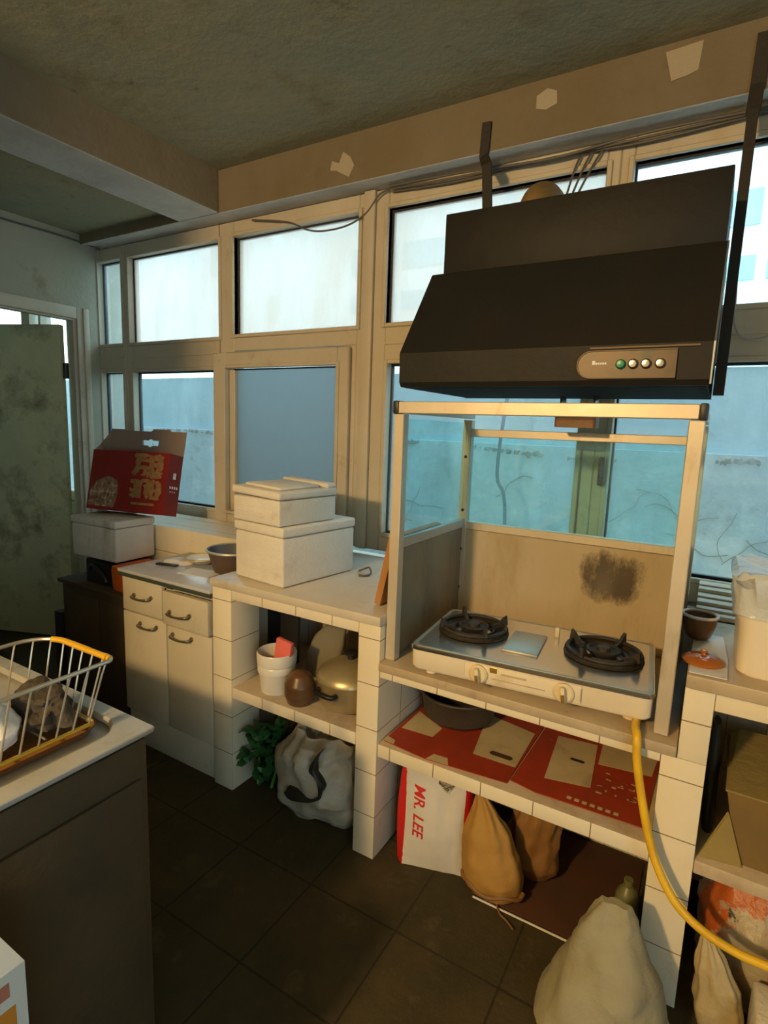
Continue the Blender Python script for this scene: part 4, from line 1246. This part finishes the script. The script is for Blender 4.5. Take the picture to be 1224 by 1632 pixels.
# on the floor under the left counter
tv = T('green_vegetables', 'bunch of leafy green vegetables on the floor under the left counter', 'vegetables', (-1.375, 1.56, 0))
rnd = random.Random(5)
for k in range(64):
    b = nb()
    bx, by = -1.368+rnd.uniform(-0.06, 0.055), 1.50+rnd.uniform(-0.06, 0.09)
    bz = rnd.uniform(0.005, 0.24)
    a = rnd.uniform(0, 2*PI); el = rnd.uniform(0.2, 1.1)
    L = rnd.uniform(0.07, 0.12); wv = rnd.uniform(0.022, 0.040)
    d = Vector((math.cos(a)*math.cos(el)*0.55, math.sin(a)*math.cos(el)*0.55, math.sin(el)))
    s_ = d.cross(Vector((0.3, 0.2, 1))).normalized(); nn_ = s_.cross(d)
    rows = []
    for i in range(7):
        t_ = i/6
        wd = wv*math.sin(PI*min(1, 0.06+t_*0.94))**0.7
        c0 = Vector((bx, by, bz))+d*(L*t_)-Vector((0, 0, 0.05*t_*t_))
        rows.append([c0+s_*wd*q+nn_*(0.012*math.sin(3*t_+k)*(abs(q))+0.004*math.sin(9*t_+k)*q) for q in (-1, -0.5, 0, 0.5, 1)])
    for r_ in rows:
        for v in r_:
            v.z = max(v.z, 0.004); v.x = max(-1.448, min(-1.338, v.x)); v.y = max(1.42, v.y)
    top = [[v+nn_*0.0012 for v in r_] for r_ in rows]
    loft(b, [rows[i]+list(reversed(top[i])) for i in range(7)])
    if k < 58:
        tv.part('leaf', b, LEAF)
    else:
        b.free()
        b = nb(); tube(b, [(bx, by, 0.004), (bx+d.x*0.05, by+d.y*0.05, 0.10), Vector((bx, by, 0.0))+d*0.16+Vector((0, 0, 0.03))], [0.007, 0.005, 0.002], 6)
        for v in b.verts:
            v.co.z = max(v.co.z, 0.002); v.co.x = max(-1.448, v.co.x)
        tv.part('stalk', b, STALK)
tw = T('plastic_bag', 'dirty white plastic bag with open handles under the left counter', 'bag', (-1.10, 1.56, 0))
b = nb()
bagmesh(b, [(0.0005, -1.095, 1.545, 0.125, 0.095, 2.3), (0.03, -1.10, 1.54, 0.175, 0.130, 2.4), (0.11, -1.11, 1.54, 0.190, 0.138, 2.2), (0.19, -1.115, 1.54, 0.182, 0.122, 2.1), (0.26, -1.11, 1.545, 0.155, 0.09, 2), (0.30, -1.11, 1.55, 0.13, 0.055, 2)], 72, 44, 0.034, 8, 8, 0.0005, True, 0.010, 11)
tw.part('body', b, BAGW)
for (x0, x1, top, yy) in ((-1.16, -1.08, 0.335, 1.555), (-1.02, -0.955, 0.33, 1.57)):
    b = nb()
    P_ = smoothpts([(x0, yy, 0.255), (x0+0.012, yy-0.012, 0.30), ((x0+x1)/2, yy-0.005, top), (x1-0.012, yy+0.008, 0.30), (x1, yy, 0.25)], 6)
    rings = []
    for i, p in enumerate(P_):
        wv = 0.020+0.005*math.sin(i)
        rings.append([p+Vector((0, -wv, 0.003*math.sin(i*2))), p+Vector((0.004, 0, 0)), p+Vector((0, wv, 0)), p+Vector((-0.004, 0, 0.004))])
    loft(b, rings)
    tw.part('handle', b, BAGW)
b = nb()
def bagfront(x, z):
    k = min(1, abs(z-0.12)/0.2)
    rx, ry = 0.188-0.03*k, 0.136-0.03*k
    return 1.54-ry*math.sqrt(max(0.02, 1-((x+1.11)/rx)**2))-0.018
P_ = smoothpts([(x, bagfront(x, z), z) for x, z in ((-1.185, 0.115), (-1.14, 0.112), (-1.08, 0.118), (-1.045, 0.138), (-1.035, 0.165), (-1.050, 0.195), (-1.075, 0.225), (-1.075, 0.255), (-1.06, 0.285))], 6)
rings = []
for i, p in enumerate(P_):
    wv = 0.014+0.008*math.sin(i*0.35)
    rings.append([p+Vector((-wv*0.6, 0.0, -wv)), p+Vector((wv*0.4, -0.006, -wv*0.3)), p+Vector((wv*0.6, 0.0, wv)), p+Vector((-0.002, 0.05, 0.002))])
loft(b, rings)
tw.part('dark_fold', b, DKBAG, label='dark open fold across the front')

# ================================================================= STOVE COUNTER SHELF CONTENTS
ZS2 = 0.4105
tpan = T('frying_pan', 'dark round pan at the back left of the stove shelf', 'pan', (-0.695, 1.70, ZS2))
b = nb(); lathe(b, [(0, 0.4165), (0.100, 0.4165), (0.120, 0.435), (0.132, 0.51), (0.136, 0.514), (0.128, 0.514), (0.114, 0.44), (0.09, 0.424), (0, 0.424)], 44, (-0.672, 1.705, 0))
tpan.part('bowl', b, DKPAN)
b = nb(); tube(b, [(-0.672+0.134*math.cos(a*PI/20), 1.705+0.134*math.sin(a*PI/20), 0.514) for a in range(40)], 0.005, 6, closed=True)
tpan.part('rim', b, DKPAN)
def sheet(name, pts, z0, z1, m, **k):
    b = nb()
    loft(b, [[(x, y, z) for x, y in pts] for z in (z0, z1)])
    return b
t = T('carton_sheet', 'flattened red and cream carton under the dark pan, left on the stove shelf', 'cardboard', (-0.6, 1.63, ZS2), group='flattened cartons lining the stove shelf')
t.part('sheet', sheet('s', [(-0.812, 1.432), (-0.66, 1.416), (-0.41, 1.44), (-0.40, 1.89), (-0.812, 1.89)], ZS2+0.0005, ZS2+0.0028, None), CARDRED, smooth=False)
for pts in ([(-0.59, 1.78), (-0.415, 1.745), (-0.412, 1.525), (-0.545, 1.522)], [(-0.80, 1.53), (-0.69, 1.537), (-0.685, 1.60), (-0.80, 1.66)], [(-0.655, 1.418), (-0.585, 1.424), (-0.60, 1.455), (-0.645, 1.452)], [(-0.812, 1.434), (-0.775, 1.43), (-0.78, 1.452), (-0.812, 1.46)]):
    t.part('cream_panel', sheet('s', pts, ZS2+0.0028, ZS2+0.0034, None), CARDCR, smooth=False)
b = nb(); prism(b, rrect(0.072, 0.022, 0.0105), ZS2+0.0034, ZS2+0.0038, -0.468, 1.560); 
t.part('handle_hole', b, CARDBR, smooth=False)
t = T('carton_sheet', 'flattened red and cream carton at the right of the stove shelf', 'cardboard', (-0.22, 1.63, ZS2), group='flattened cartons lining the stove shelf')
t.part('sheet', sheet('s', [(-0.405, 1.455), (-0.33, 1.44), (-0.056, 1.452), (-0.045, 1.88), (-0.392, 1.885)], ZS2+0.0042, ZS2+0.0065, None), CARDRED, smooth=False)
for pts in ([(-0.345, 1.77), (-0.225, 1.785), (-0.203, 1.545), (-0.325, 1.518)], [(-0.215, 1.86), (-0.05, 1.86), (-0.06, 1.70), (-0.205, 1.678)]):
    t.part('cream_panel', sheet('s', pts, ZS2+0.0065, ZS2+0.0072, None), CARDCR, smooth=False)
b = nb(); prism(b, rrect(0.042, 0.014, 0.0065), ZS2+0.0072, ZS2+0.0076, -0.262, 1.66); 
t.part('handle_hole', b, DKGAP, smooth=False)
rnd = random.Random(21)
for k in range(16):
    x, y = rnd.uniform(-0.19, -0.085), rnd.uniform(1.52, 1.65)
    b = nb(); box(b, x, y, ZS2+0.0065, x+rnd.uniform(0.004, 0.02), y+rnd.uniform(0.002, 0.007), ZS2+0.0070, rz=rnd.uniform(-0.4, 0.4))
    t.part('faded_print', b, CARDCR, smooth=False)
for k in range(7):
    x = -0.25+k*0.02
    b = nb(); box(b, x, 1.462, ZS2+0.0065, x+0.012, 1.474, ZS2+0.0070)
    t.part('faded_print', b, CARDCR, smooth=False)

# under the stove counter
b = nb(); box(b, -0.50, 1.458, 0.001, -0.06, 1.88, 0.006, 0.001)
single('cardboard_sheet', b, CARDBR, 'red brown cardboard lying on the floor under the stove counter', 'cardboard')
b = nb(); bar(b, (-0.49, 1.4455, 0.004), (-0.17, 1.4475, 0.004), 0.006, 0.004, 0.001)
single('white_stick', b, WHITEP, 'thin pale stick on the floor along the red brown cardboard', 'stick')
# white and red carrier bag with the lettering
tm = T('carrier_bag', 'white carrier bag with red sides and red lettering on the floor', 'bag', (-0.66, 1.53, 0), R(17), local=True)
def bagface(u, v):
    # u across 0..1, v up 0..1 ; slight bulge and sag
    x = -0.098+0.196*u
    y = -0.060-0.020*math.sin(PI*u)*math.sin(PI*min(1, v*1.1))-0.004*fbm((u*3, v*3, 1), 1)
    ztop = 0.335-0.030*math.sin(PI*min(1, max(0, (u-0.05)*1.1)))-0.055*max(0, 1-abs(u-0.70)/0.16)**0.6
    return Vector((x*(1-0.05*math.sin(PI*v)), y*(1-0.4*v), max(0.001, v*ztop)))
def shell(bm, grid, th):
    nr = len(grid)
    rows = []
    for r_ in grid:
        rows.append(r_+[p+th for p in reversed(r_)])
    loft(bm, rows)
b = nb(); shell(b, [[bagface(i/24, j/24) for i in range(25)] for j in range(25)], Vector((0, 0.0025, 0)))
front = tm.part('front_panel', b, MRW)
b = nb(); shell(b, [[Vector((bagface(i/16, j/16).x, -bagface(i/16, j/16).y+0.004, bagface(1-i/16, j/16).z)) for i in range(17)] for j in range(17)], Vector((0, 0.0025, 0)))
tm.part('back_panel', b, MRW)
for side in (0, 1):
    b = nb()
    g = []
    for j in range(17):
        v = j/16
        pf = bagface(side, v)
        row = []
        for i in range(9):
            q = i/8
            fold = 0.022*math.sin(PI*q)*(0.3+0.7*v)
            row.append(Vector((pf.x+(-0.034 if side == 0 else 0.030)*math.sin(PI*min(1, q*1.35))**0.8*(0.35+0.65*math.sin(PI*min(1, 0.15+v*0.8))), pf.y*(1-2*q)+0.004*q, pf.z)))
        g.append(row)
    shell(b, g, Vector((0.002 if side == 0 else -0.002, 0, 0)))
    tm.part('red_gusset', b, MRR, label='red side gusset')
b = nb(); box(b, -0.09, -0.05, 0.0012, 0.09, 0.05, 0.004)
tm.part('bottom', b, MRW)
txt = textmesh('MR. LEE', 0.052, 0.0004, bold=0.0006)
bmesh.ops.triangulate(txt, faces=txt.faces[:])
bmesh.ops.subdivide_edges(txt, edges=[e for e in txt.edges if e.calc_length() > 0.012], cuts=2, use_grid_fill=True)
for v in txt.verts:
    # reads downwards: the word's right = down, its up = right
    X, Y, Z = v.co
    u = 0.225+Y/0.196
    vv = 0.60-X/0.335
    p = bagface(u, vv)
    v.co = p+Vector((0, -0.0012-Z, 0))
tm.part('red_lettering', txt, MRR, front, smooth=False)
b = nb()
rnd = random.Random(4)
bagmesh(b, [(0.0075, 0, 0.002, 0.078, 0.030, 3), (0.15, 0, 0.002, 0.080, 0.026, 3), (0.255, 0.0, 0.002, 0.082, 0.018, 3), (0.278, 0.0, 0.002, 0.06, 0.012, 3)], 32, 14, 0.008, 14, 6)
b.transform(tm.m)
single('bag_contents', b, DKBAG, 'dark bundle inside the white carrier bag with red sides', 'bundle')
# ochre cloth bag
ty = T('cloth_bag', 'ochre yellow cloth bag with pointed top under the stove counter', 'bag', (-0.46, 1.50, 0))
b = nb()
bagmesh(b, [(0.0005, -0.447, 1.500, 0.050, 0.040, 2), (0.020, -0.449, 1.500, 0.083, 0.060, 2.1), (0.07, -0.452, 1.500, 0.101, 0.066, 2.1), (0.14, -0.458, 1.499, 0.092, 0.060, 2), (0.21, -0.468, 1.495, 0.066, 0.044, 2), (0.275, -0.486, 1.49, 0.036, 0.026, 2), (0.335, -0.505, 1.485, 0.004, 0.004, 2)], 56, 40, 0.010, 11, 3, 0.0005, False, 0.005, 7)
ty.part('body', b, YBAG)
b = nb()
pts = []
for k in range(30):
    a = PI*1.05+PI*0.95*k/29
    pts.append((-0.449+0.094*math.cos(a), 1.500+0.066*math.sin(a), 0.040+0.006*math.sin(5*a)))
tube(b, pts, 0.007, 8)
ty.part('bottom_seam', b, BRBAG)
b = nb(); tube(b, smoothpts([(-0.420, 1.455, 0.012), (-0.40, 1.43, 0.006), (-0.375, 1.418, 0.005), (-0.35, 1.40, 0.005)], 6), 0.003, 6)
ty.part('drawstring', b, BRBAG)
b = nb()
bagmesh(b, [(0.0075, -0.362, 1.648, 0.05, 0.05, 2), (0.05, -0.362, 1.648, 0.070, 0.07, 2.1), (0.16, -0.362, 1.648, 0.075, 0.06, 2.1), (0.26, -0.357, 1.645, 0.078, 0.05, 2.3), (0.325, -0.352, 1.64, 0.080, 0.04, 2.4)], 48, 30, 0.014, 10, 9, 0.0075, True, 0.008, 9)
single('plastic_bag', b, BRBAG, 'brown translucent plastic bag behind the ochre cloth bag', 'bag')
b = nb(); lathe(b, [(0, 0.0075), (0.028, 0.0075), (0.030, 0.015), (0.030, 0.15), (0.024, 0.165), (0.012, 0.18), (0.012, 0.20), (0, 0.20)], 20, (-0.080, 1.53, 0))
single('bottle', b, mat('dusty_green_bottle', (0.15, 0.15, 0.065), 0.4), 'dusty greenish bottle against the right pillar under the stove counter', 'bottle')

# ================================================================= RIGHT COUNTER CONTENTS
tb2 = T('storage_bin', 'tall cream plastic bin draped with a clear bag on the right counter', 'bin', (0.235, 1.56, 0.869))
b = nb()
cx, cy = 0.245, 1.57
def binr(z, k, r=0.04):
    return [(x*k+cx, y*k+cy, z) for x, y in rrect(0.33, 0.26, r)]
loft(b, [binr(0.8695, 0.90), binr(0.875, 0.93), binr(0.985, 0.965), binr(0.995, 0.985), binr(1.010, 1.0), binr(1.030, 1.0), binr(1.030, 0.97), binr(0.99, 0.93), binr(0.88, 0.88)])
t_ = nb(); box(t_, cx-0.09, cy-0.132, 0.89, cx+0.09, cy-0.120, 0.965, 0.008); merge(b, t_)
tb2.part('body', b, BINW)
b = nb()
rings = []
for (z, k, am) in ((1.008, 1.045, 0.006), (1.022, 1.05, 0.008), (1.045, 1.055, 0.014), (1.075, 1.075, 0.022), (1.100, 1.07, 0.026), (1.112, 0.98, 0.026), (1.108, 0.8, 0.024), (1.100, 0.5, 0.024), (1.108, 0.25, 0.022), (1.112, 0.05, 0.01)):
    ring = []
    for i, (x, y) in enumerate(rrect(0.33, 0.26, 0.04, 11)):
        p = Vector((x*k+cx, y*k+cy, z))
        f = fbm(p, 17, 4)
        ring.append(p+Vector((x, y, 0)).normalized()*max(-0.012, am*f)+Vector((0, 0, am*0.9*fbm(p+Vector((3, 1, 2)), 15, 4))))
    rings.append(ring)
loft(b, rings)
tb2.part('draped_bag', b, PLWRAP, label='crumpled clear plastic bag over the rim')
b = nb()
loft(b, [[(x, y, z+0.001*math.sin(30*x)) for x, y in ((0.000, 1.40), (0.075, 1.40), (0.078, 1.52), (0.070, 1.70), (0.002, 1.72))] for z in (0.8705, 0.8725)])
single('plastic_sheet', b, PAPERW, 'thin whitish sheet on the right counter under the brown bowl', 'sheet')
tbw = T('bowl', 'brown glazed bowl with a pale rim in front of the window sill', 'bowl', (0.018, 1.62, 0.874))
b = nb(); lathe(b, [(0, 0.8745), (0.022, 0.8745), (0.030, 0.882), (0.040, 0.915), (0.042, 0.938), (0.039, 0.938), (0.036, 0.914), (0.02, 0.886), (0, 0.884)], 32, (0.010, 1.655, 0))
tbw.part('body', b, BROWNPOT)
b = nb(); tube(b, [(0.010+0.0415*math.cos(a*PI/16), 1.655+0.0415*math.sin(a*PI/16), 0.938) for a in range(32)], 0.004, 6, closed=True)
tbw.part('rim', b, PAPERW)
tld = T('pot_lid', 'shiny amber lid lying on the white sheet beside the bin', 'lid', (0.025, 1.49, 0.873))
b = nb(); lathe(b, [(0, 0.8735), (0.044, 0.8735), (0.046, 0.878), (0.036, 0.886), (0.016, 0.891), (0, 0.892)], 36, (0.026, 1.480, 0))
tld.part('dome', b, LIDAM)
b = nb(); lathe(b, [(0, 0.8915), (0.006, 0.8915), (0.005, 0.896), (0.009, 0.899), (0.006, 0.903), (0, 0.904)], 18, (0.026, 1.480, 0))
tld.part('knob', b, LIDAM)
# in the right cupboard opening
ZS3 = 0.4125
t = T('cardboard_box', 'olive brown carton with a folded yellowish flap on the right counter shelf', 'carton', (0.3, 1.6, ZS3))
b = nb(); loft(b, [[(0.142, 1.452, ZS3), (0.50, 1.452, ZS3), (0.50, 1.76, ZS3), (0.142, 1.76, ZS3)], [(0.108, 1.462, ZS3+0.168), (0.50, 1.462, ZS3+0.168), (0.50, 1.76, ZS3+0.168), (0.108, 1.76, ZS3+0.168)]])
t.part('body', b, CARTONB, smooth=False)
b = nb(); loft(b, [[(0.104, 1.455, ZS3+0.1685), (0.50, 1.455, ZS3+0.1685), (0.50, 1.765, ZS3+0.172), (0.12, 1.765, ZS3+0.172)], [(0.106, 1.455, ZS3+0.173), (0.50, 1.455, ZS3+0.173), (0.50, 1.765, ZS3+0.190), (0.14, 1.765, ZS3+0.190)]])
t.part('top_flap', b, OLIVE, smooth=False)
b = nb(); loft(b, [[(0.064, 1.425, ZS3+0.0005), (0.155, 1.440, ZS3+0.0005), (0.118, 1.452, ZS3+0.115)], [(0.066, 1.436, ZS3+0.0005), (0.150, 1.450, ZS3+0.0005), (0.114, 1.458, ZS3+0.118)]])
t.part('side_flap', b, OLIVE, smooth=False)
b = nb(); bagmesh(b, [(ZS3, 0.082, 1.60, 0.016, 0.07, 2.2), (ZS3+0.07, 0.080, 1.61, 0.016, 0.08, 2.1), (ZS3+0.17, 0.080, 1.64, 0.016, 0.07, 2), (ZS3+0.25, 0.080, 1.65, 0.008, 0.03, 2)], 32, 20, 0.004, 14, 7, ZS3)
for v in b.verts:
    v.co.x = max(v.co.x, 0.062)
single('plastic_bag', b, DKBAG, 'dark plastic bag squeezed between the right pillar and the olive brown carton', 'bag')
b = nb(); bagmesh(b, [(0.0005, 0.245, 1.60, 0.13, 0.11, 2.3), (0.07, 0.25, 1.60, 0.16, 0.13, 2.2), (0.18, 0.25, 1.60, 0.165, 0.125, 2.1), (0.27, 0.25, 1.61, 0.13, 0.09, 2), (0.335, 0.26, 1.61, 0.07, 0.05, 2)], 56, 32, 0.018, 9, 12, 0.0005, False, 0.006, 9)
for v in b.verts:
    v.co.x = max(v.co.x, 0.063)
    if v.co.z > 0.335:
        v.co.z = 0.335+(v.co.z-0.335)*0.3
single('plastic_bag', b, PRBAG, 'orange and white printed plastic bag under the right counter', 'bag')
tbk = T('plastic_bag', 'tall cream plastic bag with folds standing right of the pillar', 'bag', (0.135, 1.385, 0))
b = nb(); bagmesh(b, [(0.0005, 0.150, 1.392, 0.040, 0.030, 2.6), (0.05, 0.148, 1.390, 0.050, 0.036, 2.6), (0.14, 0.135, 1.388, 0.044, 0.032, 2.4), (0.20, 0.118, 1.388, 0.030, 0.024, 2.2), (0.255, 0.102, 1.392, 0.008, 0.006, 2)], 44, 28, 0.010, 14, 15, 0.0005, False, 0.006, 8)
for v in b.verts:
    v.co.y = min(v.co.y, 1.404) if v.co.x < 0.062 else v.co.y
    v.co.x = max(v.co.x, 0.066)
tbk.part('body', b, mat('cream_bag_plastic', (0.46, 0.37, 0.21), 0.45, var=(7, (0.36, 0.28, 0.14)), bump=(14, 0.8)))
b = nb(); lathe(b, [(0, 0.0), (0.03, 0.004), (0.05, 0.03), (0.052, 0.055), (0.04, 0.085), (0.015, 0.098), (0, 0.099)], 28, (0.285, 1.385, 0.1605))
for v in b.verts:
    c0 = Vector((0.285, 1.385, 0.21)); d = v.co-c0
    v.co = c0+d*(1+0.08*math.sin(8*math.atan2(d.y, d.x)+4*d.z*20))
single('cabbage', b, CABB, 'round pale green cabbage on the foam tray at the right edge', 'cabbage')
b = nb(); box(b, 0.205, 1.25, 0.0005, 0.50, 1.43, 0.16, 0.012, 3)
single('foam_tray', b, STYRO, 'foam tray on the floor at the right edge carrying the cabbage', 'tray')

# grey white sack in the foreground
tsk = T('woven_sack', 'big pale woven sack slumped on the floor before the right pillar', 'sack', (-0.08, 1.25, 0))
b = nb()
bagmesh(b, [(0.0005, -0.080, 1.245, 0.145, 0.112, 2.4), (0.02, -0.080, 1.245, 0.158, 0.120, 2.5), (0.08, -0.082, 1.250, 0.138, 0.108, 2.4), (0.16, -0.085, 1.255, 0.108, 0.086, 2.3), (0.24, -0.087, 1.260, 0.080, 0.060, 2.4), (0.315, -0.088, 1.262, 0.050, 0.030, 2.6), (0.338, -0.086, 1.263, 0.034, 0.012, 2.6)], 72, 52, 0.012, 10, 20, 0.0005, False, 0.004, 5)
for v in b.verts:
    v.co.y = min(v.co.y, 1.395)
    v.co.x += 0.0025*math.copysign(abs(math.sin(38*v.co.x+21*v.co.z))**3, math.sin(38*v.co.x+21*v.co.z))*min(1, v.co.z/0.1)
tsk.part('body', b, SACK)

# ================================================================= SINK AT THE LEFT
SX0, SX1, SY0, SY1, SZ = -2.60, -0.8945, -0.36, 0.661, 0.80
tcab = T('sink_cabinet', 'dark brown panelled sink cabinet in the left foreground', 'cabinet', (-1.2, 0.1, 0))
b = nb(); box(b, SX0+0.01, SY0+0.005, 0.0, SX1-0.012, SY1-0.012, 0.778, 0.004)
tcab.part('carcass', b, SINKCAB)
b = nb(); box(b, SX1-0.012, 0.18, 0.08, SX1-0.004, SY1-0.03, 0.70, 0.003)
tcab.part('side_panel', b, SINKCAB)
tsi = T('steel_sink', 'stainless steel sink top with drainboard in the left foreground', 'sink', (-1.2, 0.1, 0.77))
def ring2(w, d, r, cx, cy, z):
    return [(x+cx, y+cy, z) for x, y in rrect(w, d, r, 6)]
b = nb()
scx, scy, sw, sd = (SX0+SX1)/2, (SY0+SY1)/2, SX1-SX0, SY1-SY0
icx, icy, iw, idp = (SX0+0.04+SX1-0.046)/2, (SY0+0.04+SY1-0.034)/2, SX1-SX0-0.086, SY1-SY0-0.074
loft(b, [ring2(sw-0.004, sd-0.004, 0.004, scx, scy, 0.7885), ring2(sw, sd, 0.005, scx, scy, 0.792), ring2(sw, sd, 0.005, scx, scy, 0.798), ring2(sw-0.004, sd-0.004, 0.004, scx, scy, SZ),
         ring2(iw+0.004, idp+0.004, 0.062, icx, icy, SZ), ring2(iw, idp, 0.060, icx, icy, 0.797), ring2(iw-0.008, idp-0.008, 0.056, icx, icy, 0.7895)], False, False)
tsi.part('rim', b, STEEL)
b = nb()
loft(b, [ring2(iw+0.01, idp+0.01, 0.06, icx, icy, 0.7795), ring2(iw+0.01, idp+0.01, 0.06, icx, icy, 0.7835)])
tsi.part('drainboard', b, STEEL)

# dish rack
trk = T('dish_rack', 'wire dish rack with yellow coated rim standing on the sink', 'dish rack', (-1.09, 0.4, 0.802))
RX0, RX1, RY0, RY1 = -1.205, -0.972, 0.05, 0.628
def rackring(x0, x1, y0, y1, z, r=0.05, n=6):
    pts = []
    for (cx_, cy_, a0, rr_) in ((x1-0.012, y1-0.012, 0, 0.012), (x0+0.07, y1-0.07, 90, 0.07), (x0+0.02, y0+0.02, 180, 0.02), (x1-0.012, y0+0.012, 270, 0.012)):
        for k in range(n+1):
            a = R(a0+90*k/n)
            pts.append(Vector((cx_+rr_*math.cos(a), cy_+rr_*math.sin(a), z)))
    return pts
top = rackring(RX0, RX1, RY0, RY1, 0.930)
bot = rackring(RX0+0.015, RX1-0.018, RY0+0.012, RY1-0.033, 0.808)
b = nb(); tube(b, top, 0.0042, 8, closed=True)
trk.part('rim', b, WIREM)
b = nb(); tube(b, bot, 0.004, 8, closed=True)
trk.part('base_rim', b, YCOAT)
b = nb()
tube(b, top[5:10], 0.0062, 8); tube(b, [top[6]*0.55+top[7]*0.45, top[6]*0.15+top[7]*0.85], 0.0066, 8)
tube(b, [top[4]+Vector((-0.01, 0, 0)), top[6]*0.9+top[7]*0.1], 0.0075, 8)
trk.part('yellow_coating', b, YCOAT, label='worn yellow plastic coating on the rim')
def ring_pair(s):
    n = len(top); L = [0]
    for i in range(n):
        L.append(L[-1]+(top[(i+1) % n]-top[i]).length)
    d = (s % 1)*L[-1]
    for i in range(n):
        if L[i+1] >= d:
            f = (d-L[i])/max(1e-9, L[i+1]-L[i])
            return top[i].lerp(top[(i+1) % n], f), bot[i].lerp(bot[(i+1) % n], f)
    return top[0], bot[0]
NW = 46
for k in range(NW):
    p1, p0 = ring_pair(k/NW)
    cen = Vector(((RX0+RX1)/2, (RY0+RY1)/2, 0.93))
    inw = (cen-p1); inw.z = 0; inw.normalize()
    b = nb(); tube(b, [p1, p1+Vector((0, 0, -0.004))+inw*0.004, p1.lerp(p0, 0.2)+inw*0.003, p0], 0.0019, 6)
    trk.part('wire', b, WIREM)
for k in range(7):
    y = RY0+0.06+k*0.08
    b = nb(); tube(b, [(RX0+0.02, y, 0.809), (RX1-0.032, y, 0.809)], 0.002, 6)
    trk.part('floor_wire', b, WIREM)
b = nb()
tcx, tcy, tw_, td_ = (RX0+RX1-0.010)/2, (RY0+RY1-0.022)/2, RX1-RX0-0.014, RY1-RY0-0.018
loft(b, [ring2(tw_-0.02, td_-0.02, 0.03, tcx, tcy, 0.7840), ring2(tw_, td_, 0.035, tcx, tcy, 0.800), ring2(tw_+0.004, td_+0.004, 0.036, tcx, tcy, 0.801), ring2(tw_-0.004, td_-0.004, 0.034, tcx, tcy, 0.800), ring2(tw_-0.024, td_-0.024, 0.03, tcx, tcy, 0.7865)])
single('drip_tray', b, RTRAY, 'rusty brown drip tray under the wire dish rack', 'tray')
# contents
b = nb(); bagmesh(b, [(0.8125, -1.075, 0.425, 0.055, 0.060, 2.3), (0.835, -1.075, 0.425, 0.062, 0.066, 2.2), (0.870, -1.085, 0.430, 0.050, 0.050, 2), (0.915, -1.10, 0.435, 0.010, 0.010, 2)], 48, 30, 0.016, 15, 30, 0.8125)
single('plastic_bag', b, mat('bright_white_bag', (0.86, 0.84, 0.80), 0.35, bump=(14, 0.6)), 'white crumpled plastic bag lying in the dish rack', 'bag')
b = nb(); bagmesh(b, [(0.8125, -1.080, 0.548, 0.066, 0.042, 2.3), (0.835, -1.080, 0.548, 0.070, 0.044, 2.2), (0.868, -1.085, 0.548, 0.042, 0.030, 2), (0.882, -1.09, 0.548, 0.012, 0.010, 2)], 56, 34, 0.020, 26, 31, 0.8125)
single('scouring_cloth', b, mat('dark_scourer', (0.035, 0.028, 0.020), 0.8, var=(25, (0.065, 0.05, 0.034)), bump=(40, 0.8)), 'dark tangled scouring cloth lying at the far end of the dish rack', 'cloth')
# white carton by the sink
tct = T('drink_carton', 'tall white carton with orange and blue print beside the sink', 'carton', (-0.82, 0.26, 0))
b = nb()
loft(b, [[(x, y, z) for x, y in ((-0.885, 0.185), (-0.745, 0.185), (-0.745, 0.333), (-0.885, 0.333))] for z in (0.0005, 0.655)])
loft(b, [[(-0.885, 0.185, 0.655), (-0.745, 0.185, 0.655), (-0.745, 0.333, 0.655), (-0.885, 0.333, 0.655)], [(-0.855, 0.185, 0.722), (-0.775, 0.185, 0.722), (-0.775, 0.303, 0.722), (-0.855, 0.303, 0.722)]])
bmesh.ops.remove_doubles(b, verts=b.verts[:], dist=1e-4)
tct.part('body', b, mat('white_carton_board', (0.60, 0.60, 0.56), 0.5), smooth=False)
b = nb(); box(b, -0.7455, 0.19, 0.50, -0.7442, 0.318, 0.600)
tct.part('orange_print', b, mat('orange_print', (0.55, 0.22, 0.03), 0.5), smooth=False)
b = nb(); box(b, -0.7455, 0.19, 0.618, -0.7442, 0.312, 0.640)
tct.part('red_print', b, mat('red_print', (0.42, 0.16, 0.10), 0.5), smooth=False)
b = nb(); box(b, -0.812, 0.22, 0.7222, -0.782, 0.29, 0.735, 0.004)
tct.part('cap', b, mat('blue_cap', (0.10, 0.22, 0.50), 0.4))
